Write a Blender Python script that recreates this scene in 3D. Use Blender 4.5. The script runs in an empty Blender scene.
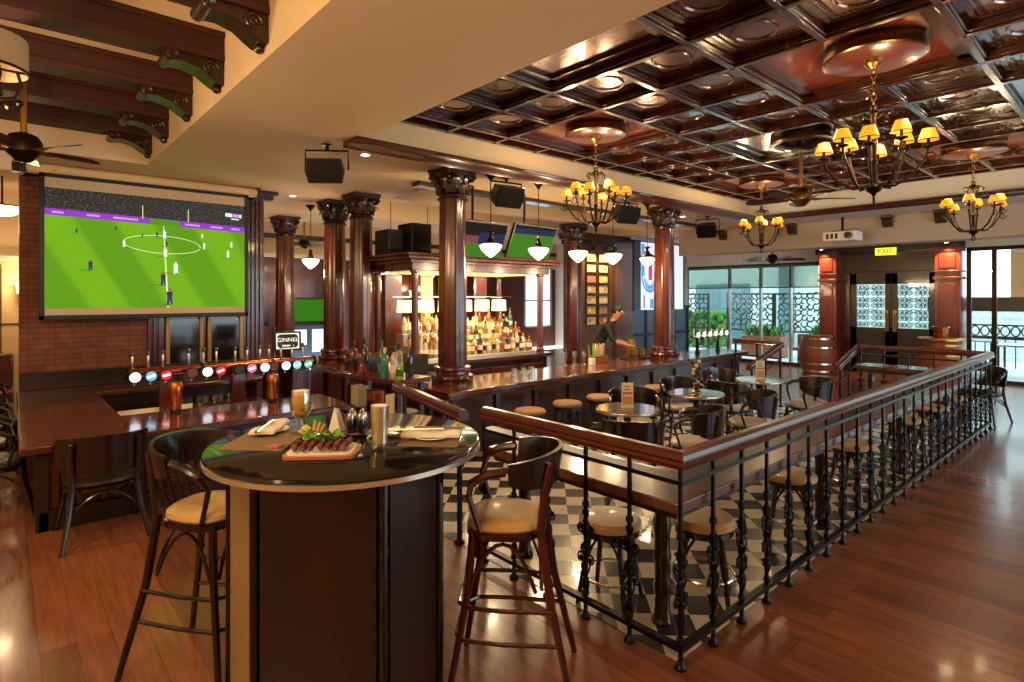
import bpy, bmesh, math, random
from mathutils import Vector, Matrix
PI = math.pi
rnd = random.Random(7)
SC = bpy.context.scene
COL = SC.collection

# ------------------------------------------------------------------ camera
cam_d = bpy.data.cameras.new('camera')
cam = bpy.data.objects.new('camera', cam_d)
COL.objects.link(cam)
cam_d.sensor_width = 36.0
cam_d.lens = 36.0 * 576.0 / 1024.0
cam_d.shift_y = -44.0 / 1024.0
cam_d.clip_start = 0.05
cam_d.clip_end = 200
cam.location = (0, 0, 1.8)
cam.rotation_euler = (PI / 2, 0, math.atan2(648, 576) - PI / 2)
SC.camera = cam

# ------------------------------------------------------------------ world, exposure, daylight
w = bpy.data.worlds.new('daylight')
SC.world = w
w.use_nodes = True
bg = w.node_tree.nodes['Background']
bg.inputs['Color'].default_value = (0.80, 0.92, 1.0, 1)
bg.inputs['Strength'].default_value = 3.6
vs = SC.view_settings
vs.view_transform = 'Standard'
vs.look = 'None'
vs.gamma = 1.0
vs.exposure = 0.3
vs.use_curve_mapping = False
SC.cycles.use_denoising = True
SC.cycles.max_bounces = 8
SC.cycles.diffuse_bounces = 4
SC.cycles.glossy_bounces = 4
SC.cycles.transmission_bounces = 6
SC.cycles.transparent_max_bounces = 12
SC.cycles.caustics_reflective = False
SC.cycles.caustics_refractive = False
SC.cycles.sample_clamp_indirect = 4.0
WARM = (1.0, 0.70, 0.38)
P_CHAND, P_DOWN, P_PEND, P_BAY = 40.0, 90.0, 30.0, 95.0


def lamp(kind, loc, power, col=WARM, size=0.1, rot=(0, 0, 0), angle=110, name='lamp_light'):
    d = bpy.data.lights.new(name, kind)
    d.energy = power
    d.color = col
    if kind == 'SPOT':
        d.spot_size = math.radians(angle)
        d.spot_blend = 0.6
        d.shadow_soft_size = size
    elif kind == 'AREA':
        d.shape = 'RECTANGLE'
        d.size = size[0]
        d.size_y = size[1]
    else:
        d.shadow_soft_size = size
    o = bpy.data.objects.new(name, d)
    o.location = loc
    o.rotation_euler = rot
    COL.objects.link(o)
    return o


# ------------------------------------------------------------------ materials
MATS = {}


def lin(h):
    h = h.lstrip('#')
    out = []
    for i in (0, 2, 4):
        c = int(h[i:i + 2], 16) / 255
        out.append(c / 12.92 if c <= 0.04045 else ((c + 0.055) / 1.055) ** 2.4)
    return (*out, 1)


def mat(name, col, rough=0.5, metal=0.0, coat=0.0, emit=None, es=0.0, spec=None):
    m = bpy.data.materials.new(name)
    m.use_nodes = True
    b = m.node_tree.nodes['Principled BSDF']
    b.inputs['Base Color'].default_value = lin(col)
    b.inputs['Roughness'].default_value = rough
    b.inputs['Metallic'].default_value = metal
    b.inputs['Coat Weight'].default_value = coat
    b.inputs['Coat Roughness'].default_value = 0.08
    if spec is not None:
        b.inputs['Specular IOR Level'].default_value = spec
    if emit:
        b.inputs['Emission Color'].default_value = lin(emit)
        b.inputs['Emission Strength'].default_value = es
    MATS[name] = m
    return m


def noisy(name, c1, c2, scale=(4, 4, 4), detail=4, rough=0.5, metal=0.0, coat=0.0, bump=0.0, lo=0.35, hi=0.65, rot=(0, 0, 0)):
    m = mat(name, c1, rough, metal, coat)
    n = m.node_tree.nodes
    l = m.node_tree.links
    b = n['Principled BSDF']
    tc = n.new('ShaderNodeTexCoord')
    mp = n.new('ShaderNodeMapping')
    mp.inputs['Scale'].default_value = scale
    mp.inputs['Rotation'].default_value = rot
    nt = n.new('ShaderNodeTexNoise')
    nt.inputs['Scale'].default_value = 1.0
    nt.inputs['Detail'].default_value = detail
    cr = n.new('ShaderNodeValToRGB')
    cr.color_ramp.elements[0].position = lo
    cr.color_ramp.elements[0].color = lin(c1)
    cr.color_ramp.elements[1].position = hi
    cr.color_ramp.elements[1].color = lin(c2)
    l.new(tc.outputs['Object'], mp.inputs['Vector'])
    l.new(mp.outputs['Vector'], nt.inputs['Vector'])
    l.new(nt.outputs['Fac'], cr.inputs['Fac'])
    l.new(cr.outputs['Color'], b.inputs['Base Color'])
    if bump:
        bp = n.new('ShaderNodeBump')
        bp.inputs['Strength'].default_value = bump
        bp.inputs['Distance'].default_value = 0.01
        l.new(nt.outputs['Fac'], bp.inputs['Height'])
        l.new(bp.outputs['Normal'], b.inputs['Normal'])
    return m


def brick_mat(name, c1, c2, mortar, bw, bh, msize, rot=(0, 0, 0), rough=0.6, coat=0.0, grain=None, bias=0.0, bump=0.3):
    m = mat(name, c1, rough, 0, coat)
    n = m.node_tree.nodes
    l = m.node_tree.links
    b = n['Principled BSDF']
    tc = n.new('ShaderNodeTexCoord')
    mp = n.new('ShaderNodeMapping')
    mp.inputs['Rotation'].default_value = rot
    br = n.new('ShaderNodeTexBrick')
    br.inputs['Color1'].default_value = lin(c1)
    br.inputs['Color2'].default_value = lin(c2)
    br.inputs['Mortar'].default_value = lin(mortar)
    br.inputs['Scale'].default_value = 1.0
    br.offset = 0.37
    br.offset_frequency = 3
    br.inputs['Mortar Size'].default_value = msize
    br.inputs['Mortar Smooth'].default_value = 0.2
    br.inputs['Bias'].default_value = bias
    br.inputs['Brick Width'].default_value = bw
    br.inputs['Row Height'].default_value = bh
    l.new(tc.outputs['Object'], mp.inputs['Vector'])
    l.new(mp.outputs['Vector'], br.inputs['Vector'])
    src = br.outputs['Color']
    if grain:
        mp2 = n.new('ShaderNodeMapping')
        mp2.inputs['Scale'].default_value = grain
        nt = n.new('ShaderNodeTexNoise')
        nt.inputs['Scale'].default_value = 1
        nt.inputs['Detail'].default_value = 5
        l.new(tc.outputs['Object'], mp2.inputs['Vector'])
        l.new(mp2.outputs['Vector'], nt.inputs['Vector'])
        mr = n.new('ShaderNodeMapRange')
        mr.inputs['From Min'].default_value = 0.3
        mr.inputs['From Max'].default_value = 0.7
        mr.inputs['To Min'].default_value = 0.72
        mr.inputs['To Max'].default_value = 1.15
        l.new(nt.outputs['Fac'], mr.inputs['Value'])
        mx = n.new('ShaderNodeVectorMath')
        mx.operation = 'SCALE'
        l.new(src, mx.inputs[0])
        l.new(mr.outputs['Result'], mx.inputs['Scale'])
        src = mx.outputs['Vector']
    l.new(src, b.inputs['Base Color'])
    if bump:
        bp = n.new('ShaderNodeBump')
        bp.inputs['Strength'].default_value = bump
        bp.inputs['Distance'].default_value = 0.003
        bp.invert = True
        l.new(br.outputs['Fac'], bp.inputs['Height'])
        l.new(bp.outputs['Normal'], b.inputs['Normal'])
    return m


def checker_mat(name, c1, c2, size, rz, rough=0.25):
    m = mat(name, c1, rough, 0, 0.3)
    n = m.node_tree.nodes
    l = m.node_tree.links
    b = n['Principled BSDF']
    tc = n.new('ShaderNodeTexCoord')
    mp = n.new('ShaderNodeMapping')
    mp.inputs['Rotation'].default_value = (0, 0, rz)
    mp.inputs['Location'].default_value = (0.03, 0.05, 0.5)
    ck = n.new('ShaderNodeTexChecker')
    ck.inputs['Scale'].default_value = 1 / size
    ck.inputs['Color1'].default_value = lin(c1)
    ck.inputs['Color2'].default_value = lin(c2)
    l.new(tc.outputs['Object'], mp.inputs['Vector'])
    l.new(mp.outputs['Vector'], ck.inputs['Vector'])
    l.new(ck.outputs['Color'], b.inputs['Base Color'])
    return m


def glass_mat(name, tint='#ffffff', gloss=0.08):
    m = bpy.data.materials.new(name)
    m.use_nodes = True
    n = m.node_tree.nodes
    l = m.node_tree.links
    n.remove(n['Principled BSDF'])
    out = n['Material Output']
    tr = n.new('ShaderNodeBsdfTransparent')
    tr.inputs['Color'].default_value = lin(tint)
    gl = n.new('ShaderNodeBsdfGlossy')
    gl.inputs['Roughness'].default_value = 0.03
    mx = n.new('ShaderNodeMixShader')
    fr = n.new('ShaderNodeLayerWeight')
    fr.inputs['Blend'].default_value = 0.25
    mr = n.new('ShaderNodeMapRange')
    mr.inputs['To Min'].default_value = gloss
    mr.inputs['To Max'].default_value = 0.6
    l.new(fr.outputs['Fresnel'], mr.inputs['Value'])
    l.new(mr.outputs['Result'], mx.inputs['Fac'])
    l.new(tr.outputs['BSDF'], mx.inputs[1])
    l.new(gl.outputs['BSDF'], mx.inputs[2])
    l.new(mx.outputs['Shader'], out.inputs['Surface'])
    MATS[name] = m
    return m


M = MATS
noisy('mahogany', '#40170e', '#5f2314', (6, 6, 1.2), 5, 0.25, 0, 0.6)
noisy('mahogany_h', '#34140c', '#4f2014', (1.2, 8, 8), 5, 0.28, 0, 0.5)
noisy('dark_wood', '#1d0d08', '#2d150c', (6, 6, 1.2), 4, 0.3, 0, 0.4)
noisy('red_wood', '#471a11', '#5c2417', (5, 5, 0.9), 5, 0.3, 0, 0.4)
noisy('pillar_red', '#6b2617', '#82311d', (5, 5, 0.9), 5, 0.3, 0, 0.4)
noisy('beam_wood', '#32140c', '#491d11', (1.2, 9, 9), 5, 0.6, 0, 0.0)
noisy('counter_wood', '#461a10', '#5e2716', (1.2, 6, 6), 5, 0.16, 0, 0.7)
noisy('bar_top_wood', '#4a200f', '#6b3318', (1.2, 6, 6), 5, 0.18, 0, 0.7)
noisy('ledge_wood', '#4a2c26', '#6a443a', (2, 7, 7), 5, 0.25, 0, 0.5)
noisy('coffer_wood', '#2f140d', '#472013', (5, 5, 5), 4, 0.22, 0, 0.7)
noisy('coffer_panel', '#6a4a3c', '#7d5a49', (5, 5, 5), 4, 0.22, 0.4, 0.8)
MATS['coffer_panel'].node_tree.nodes['Principled BSDF'].inputs['Coat IOR'].default_value = 1.8
noisy('coffer_red', '#6a2818', '#803522', (3, 1.0, 3), 5, 0.2, 0.15, 0.8)
MATS['coffer_red'].node_tree.nodes['Principled BSDF'].inputs['Coat IOR'].default_value = 1.7
noisy('capital_wood', '#1c0d08', '#3a1c0f', (20, 20, 20), 4, 0.35, 0.1, 0.3, 0.4)
brick_mat('plank_floor', '#8e573a', '#663c27', '#573320', 1.25, 0.15, 0.0012, (0, 0, PI / 2), 0.25, 0.2, (26, 2.2, 1), -0.25, 0.05)
brick_mat('brick_wall', '#8a5236', '#7a462d', '#5e3825', 0.25, 0.065, 0.006, (PI / 2, 0, 0), 0.7, 0, (8, 8, 8), 0, 0.5)
brick_mat('pale_brick', '#d0e0db', '#b9cdc9', '#e6eeec', 0.5, 0.16, 0.02, (PI / 2, PI / 2, 0), 0.8)
checker_mat('tile_floor_mat', '#bfb298', '#262525', 0.21, PI / 4)
noisy('beige_paint', '#dfc59d', '#e2c9a2', (0.6, 0.6, 0.6), 2, 0.7)
mat('grey_paint', '#b9ab98', 0.75)
mat('cream_paint', '#e8ddc8', 0.6)
mat('white_paint', '#eef0ee', 0.6)
noisy('cream_leather', '#c9a26c', '#d6b380', (5, 5, 5), 3, 0.42, 0, 0.1)
noisy('pale_leather', '#c3b6a4', '#d2c6b6', (5, 5, 5), 3, 0.4)
noisy('black_wood', '#120b09', '#22120d', (8, 8, 2), 4, 0.22, 0, 0.5)
noisy('oxblood_wood', '#310f0b', '#481711', (8, 8, 2), 4, 0.22, 0, 0.5)
noisy('brown_wood', '#27150d', '#3c2113', (8, 8, 2), 4, 0.3, 0, 0.4)
noisy('dark_leather', '#2a2418', '#3a3222', (5, 5, 5), 3, 0.35)
mat('iron', '#1b1613', 0.38, 0.6)
mat('grey_metal', '#6b655a', 0.35, 0.8)
mat('brass', '#9a743c', 0.28, 1.0)
mat('old_brass', '#33271a', 0.38, 1.0)
mat('canopy_metal', '#7a5f38', 0.25, 1.0)
mat('steel', '#c9c3b8', 0.22, 1.0)
mat('champagne', '#d8cab0', 0.25, 0.75)
mat('copper', '#b8643c', 0.25, 1.0)
mat('black_gloss', '#0b0908', 0.07, 0, 0.5)
mat('black_plastic', '#141211', 0.45)
mat('black_metal', '#0e0c0b', 0.35, 0.4)
mat('table_black', '#120d0b', 0.09, 0, 0.3)
mat('bistro_top', '#5d554b', 0.12, 0, 0.6)
mat('placemat', '#846c55', 0.7)
mat('napkin', '#efe8da', 0.8)
mat('porcelain', '#f2eee4', 0.2)
mat('foam', '#f6efdc', 0.8)
mat('meat', '#55221a', 0.5)
mat('meat_light', '#7d3f28', 0.5)
mat('lettuce', '#6f9a2c', 0.55)
mat('board_wood', '#a8684a', 0.4)
mat('lemon', '#d9c84a', 0.4)
mat('chip', '#d3a05a', 0.6)
mat('white', '#f4f2ee', 0.5)
mat('gold_frame', '#a9824a', 0.4, 0.5)
mat('dark_glass', '#191712', 0.12, 0, 0.5)
mat('green_bottle', '#2a5c30', 0.08, 0, 0.8)
mat('teal_bottle', '#3f8f86', 0.1, 0, 0.8)
mat('red_bottle', '#6a2a1c', 0.1, 0, 0.8)
mat('amber_bottle', '#8f5c20', 0.1, 0, 0.8)
mat('yellow_bottle', '#b3934a', 0.1, 0, 0.8)
mat('clear_bottle', '#c2b794', 0.1, 0, 0.8)
mat('dark_bottle', '#1a120c', 0.1, 0, 0.8)
mat('lime_bottle', '#9fbd2a', 0.1, 0, 0.8)
mat('label_cream', '#e6d6ac', 0.6)
mat('label_red', '#8a3a28', 0.6)
mat('label_black', '#15120f', 0.5)
mat('label_white', '#f0ece0', 0.6)
mat('cap_gold', '#c99b3d', 0.3, 0.8)
mat('shade_amber', '#b87a26', 0.6, emit='#ffa424', es=0.95)
mat('shade_dim', '#8a3d22', 0.6, emit='#c9591f', es=0.25)
mat('lamp_white', '#fff4dd', 0.4, emit='#ffeccb', es=2.2)
mat('lamp_panel', '#ffe9b0', 0.5, emit='#ffe39a', es=1.8)
mat('bulb', '#ffe6a8', 0.4, emit='#ffd27a', es=7)
mat('downlight_glow', '#fff4df', 0.4, emit='#fff0d6', es=9)
mat('lamp_drum', '#8f7a58', 0.7, emit='#e0b57a', es=0.05)
mat('drum_shade', '#c9b590', 0.7, emit='#e0b57a', es=0.1)  # worn by the right roller blind, not the drum lamp
mat('exit_green', '#c9d92a', 0.4, emit='#e2f03a', es=1.1)
mat('exit_text', '#6e7a10', 0.5)
mat('tv_green', '#0c1a06', 0.9, spec=0.1, emit='#49a01e', es=0.42)
mat('tv_dark', '#050508', 0.9, spec=0.1, emit='#16161f', es=0.3)
mat('tv_blue', '#05070f', 0.9, spec=0.1, emit='#1d3068', es=0.5)
mat('tv_crowd', '#1a0c0e', 0.9, spec=0.1, emit='#a04a56', es=0.5)
mat('leaf', '#3c6a26', 0.6)
mat('hedge', '#4f8a35', 0.7)
mat('skin', '#a8714f', 0.5)
mat('hair', '#140d0a', 0.6)
mat('black_cloth', '#121114', 0.8)
mat('tuft', '#d9bd8b', 0.6)
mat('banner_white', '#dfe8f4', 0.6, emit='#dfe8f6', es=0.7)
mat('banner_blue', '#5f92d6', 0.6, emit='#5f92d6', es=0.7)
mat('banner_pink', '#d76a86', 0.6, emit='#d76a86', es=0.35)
mat('blue_panel', '#4c5f78', 0.4)
mat('lattice', '#2d2a28', 0.6)
mat('dark_frame', '#241f1d', 0.4, 0.2)
mat('pale_metal', '#b9c4c9', 0.3, 0.7)
mat('barrel_wood', '#8a4a2c', 0.5)
glass_mat('window_glass', '#f2fbfa', 0.04)
glass_mat('drink_glass', '#fbfbf6', 0.1)
mat('beer', '#f5be45', 0.1, 0, 0.3)
mat('pale_beer', '#fae0a0', 0.1, 0, 0.3)
glass_mat('water_glass', '#fdfdf8', 0.16)


def blind_mat():
    m = bpy.data.materials.new('sheer_blind')
    m.use_nodes = True
    n = m.node_tree.nodes
    l = m.node_tree.links
    n.remove(n['Principled BSDF'])
    a = n.new('ShaderNodeBsdfTransparent')
    a.inputs['Color'].default_value = (0.80, 0.88, 0.84, 1)
    b = n.new('ShaderNodeBsdfDiffuse')
    b.inputs['Color'].default_value = (0.36, 0.38, 0.35, 1)
    mx = n.new('ShaderNodeMixShader')
    mx.inputs['Fac'].default_value = 0.3
    l.new(a.outputs[0], mx.inputs[1])
    l.new(b.outputs[0], mx.inputs[2])
    l.new(mx.outputs[0], n['Material Output'].inputs['Surface'])
    MATS['sheer_blind'] = m


blind_mat()


# football picture materials (a lit projection: it emits)
def pitch_mat():
    m = bpy.data.materials.new('pitch_green')
    m.use_nodes = True
    n = m.node_tree.nodes
    l = m.node_tree.links
    b = n['Principled BSDF']
    b.inputs['Base Color'].default_value = (0.02, 0.05, 0.01, 1)
    b.inputs['Roughness'].default_value = 0.7
    tc = n.new('ShaderNodeTexCoord')
    mp = n.new('ShaderNodeMapping')
    mp.inputs['Rotation'].default_value = (0, math.radians(28), 0)
    wv = n.new('ShaderNodeTexWave')
    wv.inputs['Scale'].default_value = 0.42
    wv.inputs['Distortion'].default_value = 1.2
    wv.inputs['Detail'].default_value = 1
    cr = n.new('ShaderNodeValToRGB')
    cr.color_ramp.elements[0].color = lin('#5f9f06')
    cr.color_ramp.elements[1].color = lin('#76b80a')
    cr.color_ramp.elements[0].position = 0.35
    cr.color_ramp.elements[1].position = 0.65
    l.new(tc.outputs['Object'], mp.inputs['Vector'])
    l.new(mp.outputs['Vector'], wv.inputs['Vector'])
    l.new(wv.outputs['Fac'], cr.inputs['Fac'])
    l.new(cr.outputs['Color'], b.inputs['Emission Color'])
    b.inputs['Emission Strength'].default_value = 0.72
    MATS['pitch_green'] = m
    m = bpy.data.materials.new('crowd')
    m.use_nodes = True
    n = m.node_tree.nodes
    l = m.node_tree.links
    b = n['Principled BSDF']
    b.inputs['Base Color'].default_value = (0.01, 0.01, 0.01, 1)
    tc = n.new('ShaderNodeTexCoord')
    nt = n.new('ShaderNodeTexNoise')
    nt.inputs['Scale'].default_value = 48
    nt.inputs['Detail'].default_value = 3
    cr = n.new('ShaderNodeValToRGB')
    cr.color_ramp.elements[0].color = lin('#14191b')
    cr.color_ramp.elements[0].position = 0.5
    cr.color_ramp.elements[1].color = lin('#8a8788')
    cr.color_ramp.elements[1].position = 0.75
    l.new(tc.outputs['Object'], nt.inputs['Vector'])
    l.new(nt.outputs['Fac'], cr.inputs['Fac'])
    l.new(cr.outputs['Color'], b.inputs['Emission Color'])
    b.inputs['Emission Strength'].default_value = 0.45
    MATS['crowd'] = m


pitch_mat()
mat('ad_purple', '#2a0a3a', 0.6, emit='#8a35b8', es=0.9)
mat('ad_pink', '#2a0a3a', 0.6, emit='#d58be8', es=0.9)
mat('pic_line', '#222222', 0.6, emit='#d6ea9a', es=0.95)
mat('pic_white', '#222222', 0.6, emit='#eef2ea', es=1.0)
mat('pic_navy', '#111122', 0.6, emit='#2b2a5c', es=0.9)
mat('pic_shadow', '#112200', 0.6, emit='#4f8a08', es=0.9)
mat('pic_red', '#220808', 0.6, emit='#b0303a', es=0.9)
mat('screen_cloth', '#dcc8a8', 0.8)
mat('screen_case', '#e6cf9e', 0.5)


# ------------------------------------------------------------------ mesh builder
class MB:
    def __init__(self, *mats):
        self.bm = bmesh.new()
        self.mats = list(mats)
        self.k = 0

    def use(self, m):
        if m not in self.mats:
            self.mats.append(m)
        self.k = self.mats.index(m)
        return self

    def face(self, vs):
        try:
            f = self.bm.faces.new(vs)
            f.material_index = self.k
        except ValueError:
            pass

    def poly(self, pts):
        self.face([self.bm.verts.new(p) for p in pts])
        return self

    def box(self, x0, x1, y0, y1, z0, z1, mx=None):
        c = [(x0, y0, z0), (x1, y0, z0), (x1, y1, z0), (x0, y1, z0), (x0, y0, z1), (x1, y0, z1), (x1, y1, z1), (x0, y1, z1)]
        if mx is not None:
            c = [mx @ Vector(p) for p in c]
        v = [self.bm.verts.new(p) for p in c]
        for q in ((3, 2, 1, 0), (4, 5, 6, 7), (0, 1, 5, 4), (1, 2, 6, 5), (2, 3, 7, 6), (3, 0, 4, 7)):
            self.face([v[i] for i in q])
        return self

    def rings(self, rings, close=True, cap=True):
        self.raw_rings(rings, close, cap)
        return self

    def raw_rings(self, rings, close=True, cap=True):
        vr = [[self.bm.verts.new(p) for p in r] for r in rings]
        n = len(vr[0])
        for a, b in zip(vr, vr[1:]):
            for i in range(n if close else n - 1):
                j = (i + 1) % n
                self.face([a[i], a[j], b[j], b[i]])
        if cap:
            self.face(list(reversed(vr[0])))
            self.face(vr[-1])
        return vr

    def lathe(self, prof, c=(0, 0, 0), n=20, flute=0, fd=0.0, mx=None, cap=True):
        rs = []
        for r, z in prof:
            ring = []
            for i in range(n):
                a = 2 * PI * i / n
                rr = r * (1 - fd * (0.5 + 0.5 * math.cos(flute * a))) if flute else r
                p = Vector((c[0] + rr * math.cos(a), c[1] + rr * math.sin(a), c[2] + z))
                ring.append(mx @ p if mx is not None else p)
            rs.append(ring)
        self.rings(rs, True, cap)
        return self

    def prism(self, pts, z0, z1):
        self.rings([[(x, y, z0) for x, y in pts], [(x, y, z1) for x, y in pts]])
        return self

    def tube(self, pts, r, n=8, cap=True, closed=False):
        pts = [Vector(p) for p in pts]
        rs = r if isinstance(r, (list, tuple)) else [r] * len(pts)
        N = len(pts)
        up = None
        rings = []
        for i, p in enumerate(pts):
            if closed:
                t = pts[(i + 1) % N] - pts[i - 1]
            else:
                t = pts[min(i + 1, N - 1)] - pts[max(i - 1, 0)]
            if t.length < 1e-9:
                t = Vector((0, 0, 1))
            t.normalize()
            if up is None:
                up = Vector((0, 0, 1)) if abs(t.z) < 0.9 else Vector((1, 0, 0))
            s = t.cross(up)
            if s.length < 1e-6:
                s = t.cross(Vector((0.3, 1, 0.2)))
            s.normalize()
            up = s.cross(t).normalized()
            rings.append([p + rs[i] * (s * math.cos(2 * PI * j / n) + up * math.sin(2 * PI * j / n)) for j in range(n)])
        if closed:
            vr = self.raw_rings(rings, True, False)
            a, b = vr[-1], vr[0]
            for i in range(n):
                j = (i + 1) % n
                self.face([a[i], a[j], b[j], b[i]])
        else:
            self.rings(rings, True, cap)
        return self

    def sphere(self, c, r, nu=12, nv=8, sc=(1, 1, 1)):
        prof = [(math.sin(PI * k / nv), -math.cos(PI * k / nv)) for k in range(nv + 1)]
        rs = [[(c[0] + sc[0] * r * max(a, 0.02) * math.cos(2 * PI * i / nu), c[1] + sc[1] * r * max(a, 0.02) * math.sin(2 * PI * i / nu), c[2] + sc[2] * r * z) for i in range(nu)] for a, z in prof]
        self.rings(rs)
        return self

    def sweep(self, path, prof):
        """profile (s, z): s sideways to the left of travel, mitred along the path"""
        path = [Vector(p) for p in path]
        rings = []
        for i, p in enumerate(path):
            d0 = (path[i] - path[i - 1]) if i > 0 else None
            d1 = (path[i + 1] - path[i]) if i < len(path) - 1 else None
            ds = []
            for d in (d0, d1):
                if d is not None:
                    d = Vector((d.x, d.y, 0)).normalized()
                    ds.append(d)
            t = sum(ds, Vector((0, 0, 0))).normalized()
            k = 1.0 / max(0.3, t.dot(ds[0]))
            nrm = Vector((-t.y, t.x, 0)) * k
            rings.append([p + nrm * s + Vector((0, 0, z)) for s, z in prof])
        self.rings(rings)
        return self

    def build(self, name, parent=None, mats=None, bevel=0.0, smooth=35, subsurf=0):
        bmesh.ops.recalc_face_normals(self.bm, faces=self.bm.faces[:])
        me = bpy.data.meshes.new(name)
        self.bm.to_mesh(me)
        self.bm.free()
        for m in (mats or self.mats):
            me.materials.append(MATS[m])
        if smooth:
            for p in me.polygons:
                p.use_smooth = True
            me.set_sharp_from_angle(angle=math.radians(smooth))
        o = bpy.data.objects.new(name, me)
        COL.objects.link(o)
        if parent is not None:
            o.parent = parent
        if bevel:
            b = o.modifiers.new('bevel', 'BEVEL')
            b.width = bevel
            b.segments = 2
            b.limit_method = 'ANGLE'
        if subsurf:
            s = o.modifiers.new('subsurf', 'SUBSURF')
            s.levels = s.render_levels = subsurf
        return o


def tag(o, label=None, cat=None, group=None, kind=None):
    if label:
        o['label'] = label
    if cat:
        o['category'] = cat
    if group:
        o['group'] = group
    if kind:
        o['kind'] = kind
    return o


def thing(name, label, cat, loc=(0, 0, 0), rz=0.0, group=None):
    o = bpy.data.objects.new(name, None)
    o.empty_display_size = 0.1
    COL.objects.link(o)
    o.location = loc
    o.rotation_euler = (0, 0, rz)
    return tag(o, label, cat, group)


def dup(root, label, loc=None, rz=None, group=None, parent=None):
    def cp(o, par):
        c = o.copy()
        COL.objects.link(c)
        if par is not None:
            c.parent = par
        for ch in list(o.children):
            cp(ch, c)
        return c
    r = cp(root, parent)
    if loc is not None:
        r.location = loc
    if rz is not None:
        r.rotation_euler = (0, 0, rz)
    if label:
        r['label'] = label
    if group:
        r['group'] = group
    return r


def struct(mb, name, bevel=0.0, smooth=35):
    return tag(mb.build(name, None, None, bevel, smooth), kind='structure')


def arc(c, r, a0, a1, n, z=0.0):
    return [(c[0] + r * math.cos(a0 + (a1 - a0) * i / n), c[1] + r * math.sin(a0 + (a1 - a0) * i / n), z) for i in range(n + 1)]


ORD = ['first', 'second', 'third', 'fourth', 'fifth', 'sixth', 'seventh', 'eighth', 'ninth', 'tenth', 'eleventh', 'twelfth', 'thirteenth', 'fourteenth', 'fifteenth', 'sixteenth', 'seventeenth', 'eighteenth', 'nineteenth', 'twentieth', 'twenty-first', 'twenty-second', 'twenty-third', 'twenty-fourth', 'twenty-fifth', 'twenty-sixth']

# ================================================================== STRUCTURE
struct(MB('plank_floor').box(-6, 15.5, -6, 14, -0.1, 0), 'floor')
struct(MB('tile_floor_mat').box(2.50, 10.08, 1.58, 5.3, -0.02, 0.004), 'floor_tiles')
CZ = 3.36          # soffit height
BX0, BX1, BY = 2.66, 11.2, 5.46      # coffer opening
m = MB('beige_paint')
m.box(1.3, BX0, -2.5, BY, CZ, 4.3)                      # slab between bay and coffer
m.box(1.3, 12.7, BY, 6.76, CZ, 4.3)                     # soffit in front of the bar
m.box(1.3, 4.6, 6.76, 7.93, CZ, 4.3)
m.box(-6, 4.6, 7.93, 11.8, CZ, 4.3)
m.box(4.6, 13.2, 10.3, 11.8, CZ, 4.3)
m.box(11.8, 13.2, 6.76, 10.3, CZ, 4.3)
m.box(4.6, 11.8, 6.76, 10.3, 3.86, 4.3)
m.box(-6, 1.3, -2.5, 7.93, 3.84, 4.3)                   # bay ceiling
m.box(-6, 15.5, 11.8, 15, 3.9, 4.3)
m.box(BX0, BX1, -5, BY, 3.93, 4.3)
struct(m, 'ceiling')
mat('pale_ceiling', '#d6d4cf', 0.7)
struct(MB('pale_ceiling').box(BX1, 12.7, -5, BY, CZ, 4.3), 'ceiling_strip')
struct(MB('beige_paint').box(4.6, 11.8, 8.2, 8.45, 3.38, 3.86), 'ceiling_drop')
m = MB('grey_paint')
m.box(12.7, 13.2, -5, 8.0, 2.83, 4.3)                   # bulkhead
struct(m, 'wall_bulkhead')
struct(MB('grey_paint').box(13.2, 15.5, -5, 11.8, 3.3, 4.3), 'ceiling_entrance')
# mouldings round the coffer opening
m = MB('mahogany_h')
prof = [(0.0, 0.0), (0.0, -0.06), (-0.06, -0.075), (-0.12, -0.04), (-0.20, -0.03), (-0.22, -0.012), (-0.31, -0.01), (-0.31, 0.0)]
m.sweep([(BX1 , -4.5, CZ), (BX1, BY, CZ), (2.58, BY, CZ)], [(-s, z) for s, z in prof])
struct(m, 'trim_1')
m = MB('dark_wood')
m.box(4.2, 11.8, 6.58, 6.78, CZ - 0.06, CZ)
struct(m, 'trim_2')

# coffers
PITCH = 0.70
mb = MB('coffer_wood')
mp = MB('coffer_panel', 'coffer_red', 'coffer_wood')
GX0 = 3.13 - PITCH
bx = [GX0 + PITCH * i for i in range(14)]
by = [4.45 + PITCH * (2 - i) for i in range(12)]
BIG = [(3, 0), (3, 4), (6, 2), (9, 0), (9, 4), (6, 6), (12, 2), (0, 2), (0, 6)]   # boundary index x from 2.41, y from 3.42 downwards


def is_big_edge(cx, cy):
    for i, k in BIG:
        X = 3.13 + PITCH * i
        Y = 4.45 - PITCH * k
        if abs(cx - X) < PITCH * 0.9 and abs(cy - Y) < PITCH * 0.9:
            return (X, Y)
    return None


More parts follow.
